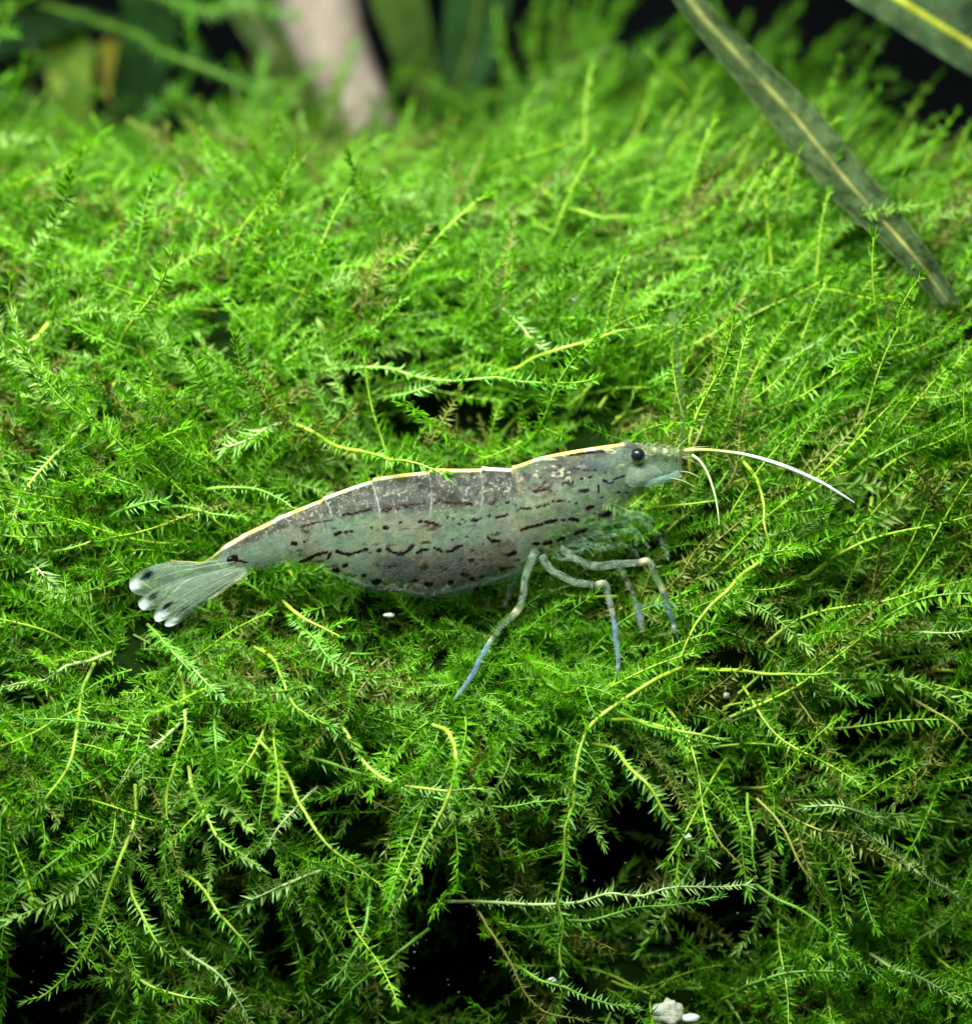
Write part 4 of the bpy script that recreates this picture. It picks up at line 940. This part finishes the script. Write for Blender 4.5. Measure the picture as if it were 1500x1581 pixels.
# ------------------------------------------------------------------ plants and wood behind, the strap leaf, small white things
def ribbon_leaf(name, left, right, d, mat, label, rib=None, ribw=.10, cat='leaf', group=None, thick=.09, cup=.25, n=60, veins=0, wav=.05, narrow=0.0):
    """a thick curved blade between two edge lines (photo places, depths by line); midrib as a part"""
    A = catmull(left, n); B = catmull(right, n); A, B = A + (B - A) * narrow, B - (B - A) * narrow; dd = np.interp(np.linspace(0, 1, n), np.linspace(0, 1, len(d)), d)
    m = 13; u = np.linspace(0, 1, m)
    k = 4 * u * (1 - u)
    PXs = A[:, None, 0] * (1 - u) + B[:, None, 0] * u; PYs = A[:, None, 1] * (1 - u) + B[:, None, 1] * u
    wv = wav * (fbm(PXs / 40, PYs / 40, o=2) - .5) * 4
    top = W(PXs, PYs, dd[:, None] + cup * k[None] + wv); bot = W(PXs, PYs, dd[:, None] + cup * k[None] + wv + thick * (.3 + .7 * k[None]))
    V = np.concatenate([top.reshape(-1, 3), bot.reshape(-1, 3)]); o = n * m; F = []
    for i in range(n - 1):
        for j in range(m - 1):
            q_ = (i*m+j, i*m+j+1, (i+1)*m+j+1, (i+1)*m+j); F.append(q_); F.append(tuple(o + x_ for x_ in q_[::-1]))
        F.append((i*m, (i+1)*m, o+(i+1)*m, o+i*m)); F.append((i*m+m-1, o+i*m+m-1, o+(i+1)*m+m-1, (i+1)*m+m-1))
    for i in (0, n - 1):
        for j in range(m - 1): F.append((i*m+j, o+i*m+j, o+i*m+j+1, i*m+j+1))
    t = empty(name, V[0]); tag(t, label, cat, group)
    mesh_obj('blade', V, F, mat, t)
    if rib is not None:
        jr = m // 2 if veins == 0 else 4; c = top[:, jr]; mesh_obj('midrib', *tube(c - FW * .03, np.linspace(ribw, ribw * .45, n), 8), rib, t)
        if veins:
            for q_ in range(veins):
                i = int((q_ + .5) / veins * (n - 8)); i2 = min(n - 1, i + 6)
                for side in (0, m - 1):
                    s_ = np.linspace(0, .92, 9); jj = jr + (side - jr) * s_
                    Pv = np.array([top[int(round(i + (i2 - i) * a)), int(round(b))] for a, b in zip(s_, jj)]) - FW * .02
                    mesh_obj('vein', *tube(Pv, np.linspace(.020, .006, 9), 5), M['rib'], t)
    return t
ribbon_leaf('strap_leaf', [(985, -90), (1030, 0), (1090, 82), (1172, 188), (1262, 300), (1330, 362), (1392, 420), (1440, 470)], [(1040, -90), (1112, 15), (1180, 80), (1268, 160), (1340, 245), (1405, 330), (1448, 392), (1490, 470)],
            [5.0, 4.6, 4.1, 3.6, 3.0, 2.4, 1.9, 1.7], M['strap'], 'long grey-green strap leaf dusted with algae, slanting down across the upper right', M['rib'], .075, 'leaf', cup=.30, thick=.07, n=90, wav=.10, narrow=.13)
CM = [(1290, -60), (1330, -30), (1380, 0), (1440, 38), (1500, 75), (1560, 112), (1640, 160)]
ribbon_leaf('corner_leaf', [(a - 14, b + 34) for a, b in CM], [(a + 40, b - 76) for a, b in CM], [5.6, 5.8, 6.0, 6.2], M['corner_leaf'], 'green leaf with a bright yellow rib cut off by the top right corner', M['corner_rib'], .09, 'leaf', cup=.35, veins=7)
# driftwood
wp = catmull([(440, -260, 19, 120), (478, -60, 19.5, 108), (505, 60, 20, 96), (545, 160, 20.5, 84), (575, 260, 21, 90), (600, 380, 21.5, 110)], 46)
wc = W(wp[:, 0], wp[:, 1], wp[:, 2]); T_, N1, B1 = frames(wc)
sd = 40; aa = np.linspace(0, 2 * math.pi, sd, endpoint=False); Vw = []
for i in range(len(wc)):
    rr = wp[i, 3] / 100 * 1.66 * .62 * (1 + .30 * (fbm(np.cos(aa) * 1.6 + 5, np.sin(aa) * 1.6 + i * .07, o=3) - .5) + .10 * (vnoise(aa * 5, np.full(sd, i * .05)) - .5))
    Vw.append(wc[i] + rr[:, None] * (np.cos(aa)[:, None] * N1[i] + np.sin(aa)[:, None] * B1[i]))
Fw = [(i*sd+k, i*sd+(k+1) % sd, (i+1)*sd+(k+1) % sd, (i+1)*sd+k) for i in range(len(wc) - 1) for k in range(sd)]
wd = tag(mesh_obj('driftwood', np.concatenate(Vw), Fw, M['wood'], origin=wc[-1]), 'pinkish grey driftwood trunk rising blurred behind the moss at the top', 'driftwood')
BG = 'blurred leaves behind the moss'
ribbon_leaf('plant_leaf', [(320, -120), (345, 0), (385, 70), (430, 130), (480, 190)], [(380, -140), (412, -10), (445, 60), (470, 120), (490, 190)], [16, 16.5, 17, 17.5], M['olive_leaf'], 'olive brown leaf leaning against the left of the driftwood', M['rib'], .10, group=BG)
ribbon_leaf('plant_leaf', [(540, -120), (572, 0), (600, 70), (625, 130), (650, 220)], [(640, -140), (655, -10), (668, 60), (672, 130), (662, 220)], [15, 16, 17, 18], M['olive_leaf'], 'broad olive green leaf right beside the driftwood', M['olive_leaf'], .12, group=BG)
ribbon_leaf('plant_leaf', [(690, -100), (688, 0), (680, 80), (664, 170), (640, 250)], [(800, -100), (790, 0), (768, 90), (720, 170), (650, 250)], [14, 15, 16, 17], M['dark_leaf'], 'dark green leaf right of the black V-shaped gap at the top', M['olive_leaf'], .12, group=BG)
ribbon_leaf('plant_leaf', [(170, -60), (190, 20), (178, 90), (170, 150), (200, 210)], [(250, -60), (275, 20), (262, 100), (240, 165), (205, 210)], [15, 16, 17, 18], M['dark_leaf'], 'dark drooping oval leaf near the top left', M['dark_leaf'], .12, group=BG)
ribbon_leaf('plant_leaf', [(-120, 10), (-40, 40), (30, 22), (110, 12), (215, 30)], [(-120, 120), (-40, 100), (30, 78), (110, 46), (215, 34)], [14, 15, 16, 17], M['dark_leaf'], 'dark level leaf at the top left edge', M['dark_leaf'], .12, group=BG)
ribbon_leaf('plant_leaf', [(60, 60), (66, 90), (76, 130), (90, 180), (110, 215)], [(130, 40), (142, 85), (140, 130), (128, 180), (112, 215)], [17, 17.5, 18, 18.5], M['lime_leaf'], 'lime green blurred leaf at the top left', M['lime_leaf'], .1, group=BG)
ribbon_leaf('plant_leaf', [(150, 70), (156, 95), (158, 120), (162, 140), (170, 160)], [(176, 56), (194, 80), (196, 110), (188, 138), (172, 160)], [17.5, 18, 18.5, 18.5], M['yellow_leaf'], 'small yellow blurred leaf beside the lime green one', M['yellow_leaf'], .08, group=BG)
ribbon_leaf('plant_leaf', [(-90, 130), (-60, 160), (-20, 190), (10, 230), (20, 270)], [(20, 96), (50, 130), (62, 170), (56, 220), (24, 270)], [17, 17.5, 18, 18.5], M['olive_leaf'], 'olive leaf at the left edge below the dark level leaf', M['olive_leaf'], .1, group=BG)

# small white things
def lump(name, px, py, d, rx, rz, mat, label, cat, seed, rough=.35, group=None):
    c = W(px, py, d); V, F = ball(c, rx / 100, (rx + rz) / 230, rz / 100, 28, 18); V = np.array(V)
    dv = V - c; nrm = dv / (np.linalg.norm(dv, axis=1)[:, None] + 1e-9)
    V = c + dv * (1 + rough * (fbm(nrm[:, 0] * 2.4 + seed, nrm[:, 1] * 2.4 + 3, nrm[:, 2] * 2.4, o=3) - .5) * 2)[:, None]
    return tag(mesh_obj(name, V, F, mat, origin=c - np.array([0, 0, rz / 100])), label, cat, group)
sdp = lambda a, b, l: surf_depth(a, b) - l
lump('chalk_lump', 1030, 1566, sdp(1030, 1566, 1.0), 26, 19, M['chalk'], 'large rough white lump caught in moss at the bottom edge', 'lump', 3, .5)
lump('chalk_lump', 1066, 1573, sdp(1066, 1573, 1.0), 14, 8, M['fleck'], 'small smooth white lump right of the rough one at the bottom', 'lump', 8, .25)
WF = 'white flecks in the moss'
for k, (a, b, rx, rz, lf, lb) in enumerate([(600, 950, 9, 4, .55, 'white oval fleck under the middle of the belly'), (341, 1075, 6, 4.5, .75, 'white fleck at the tip of the strand below the tail'),
        (204, 494, 6, 5, .7, 'pale round bubble on the left slope above the tail'), (1061, 1293, 6.5, 6, 1.0, 'pale bead on the yellow strand in the dark gap'),
        (1121, 1074, 5, 5, .7, 'tiny white bead right of and below the front leg'), (585, 1201, 5, 4, .85, 'pale bead on the curved yellow strand below the belly'), (852, 1514, 7, 5, .9, 'pale fleck near the bottom of the longest hanging strand'),
        (888, 462, 6, 3.5, .6, 'bluish fleck on the slope above the shrimp hood')]):
    lump('white_fleck', a, b, sdp(a, b, lf), rx, rz, M['fleck'], lb, 'fleck', 20 + k, .25, WF)
bag = Bag(); rp_ = np.random.default_rng(77)
for k in range(260):
    a, b = rp_.uniform(0, 1500), rp_.uniform(1150, 1581)
    if rp_.random() > .12 + hollow_at(np.array([a]), np.array([b]))[0] * .55: continue
    V_, F_ = ball(W(a, b, surf_depth(a, b) - rp_.uniform(-.3, .8)), *([rp_.uniform(.007, .016)] * 3), 6, 4); bag.add(np.array(V_), F_)
tag(mesh_obj('drifting_specks', *bag.get(), M['fleck']), 'tiny white specks drifting in the dark gaps below the shrimp', 'specks', kind='stuff')
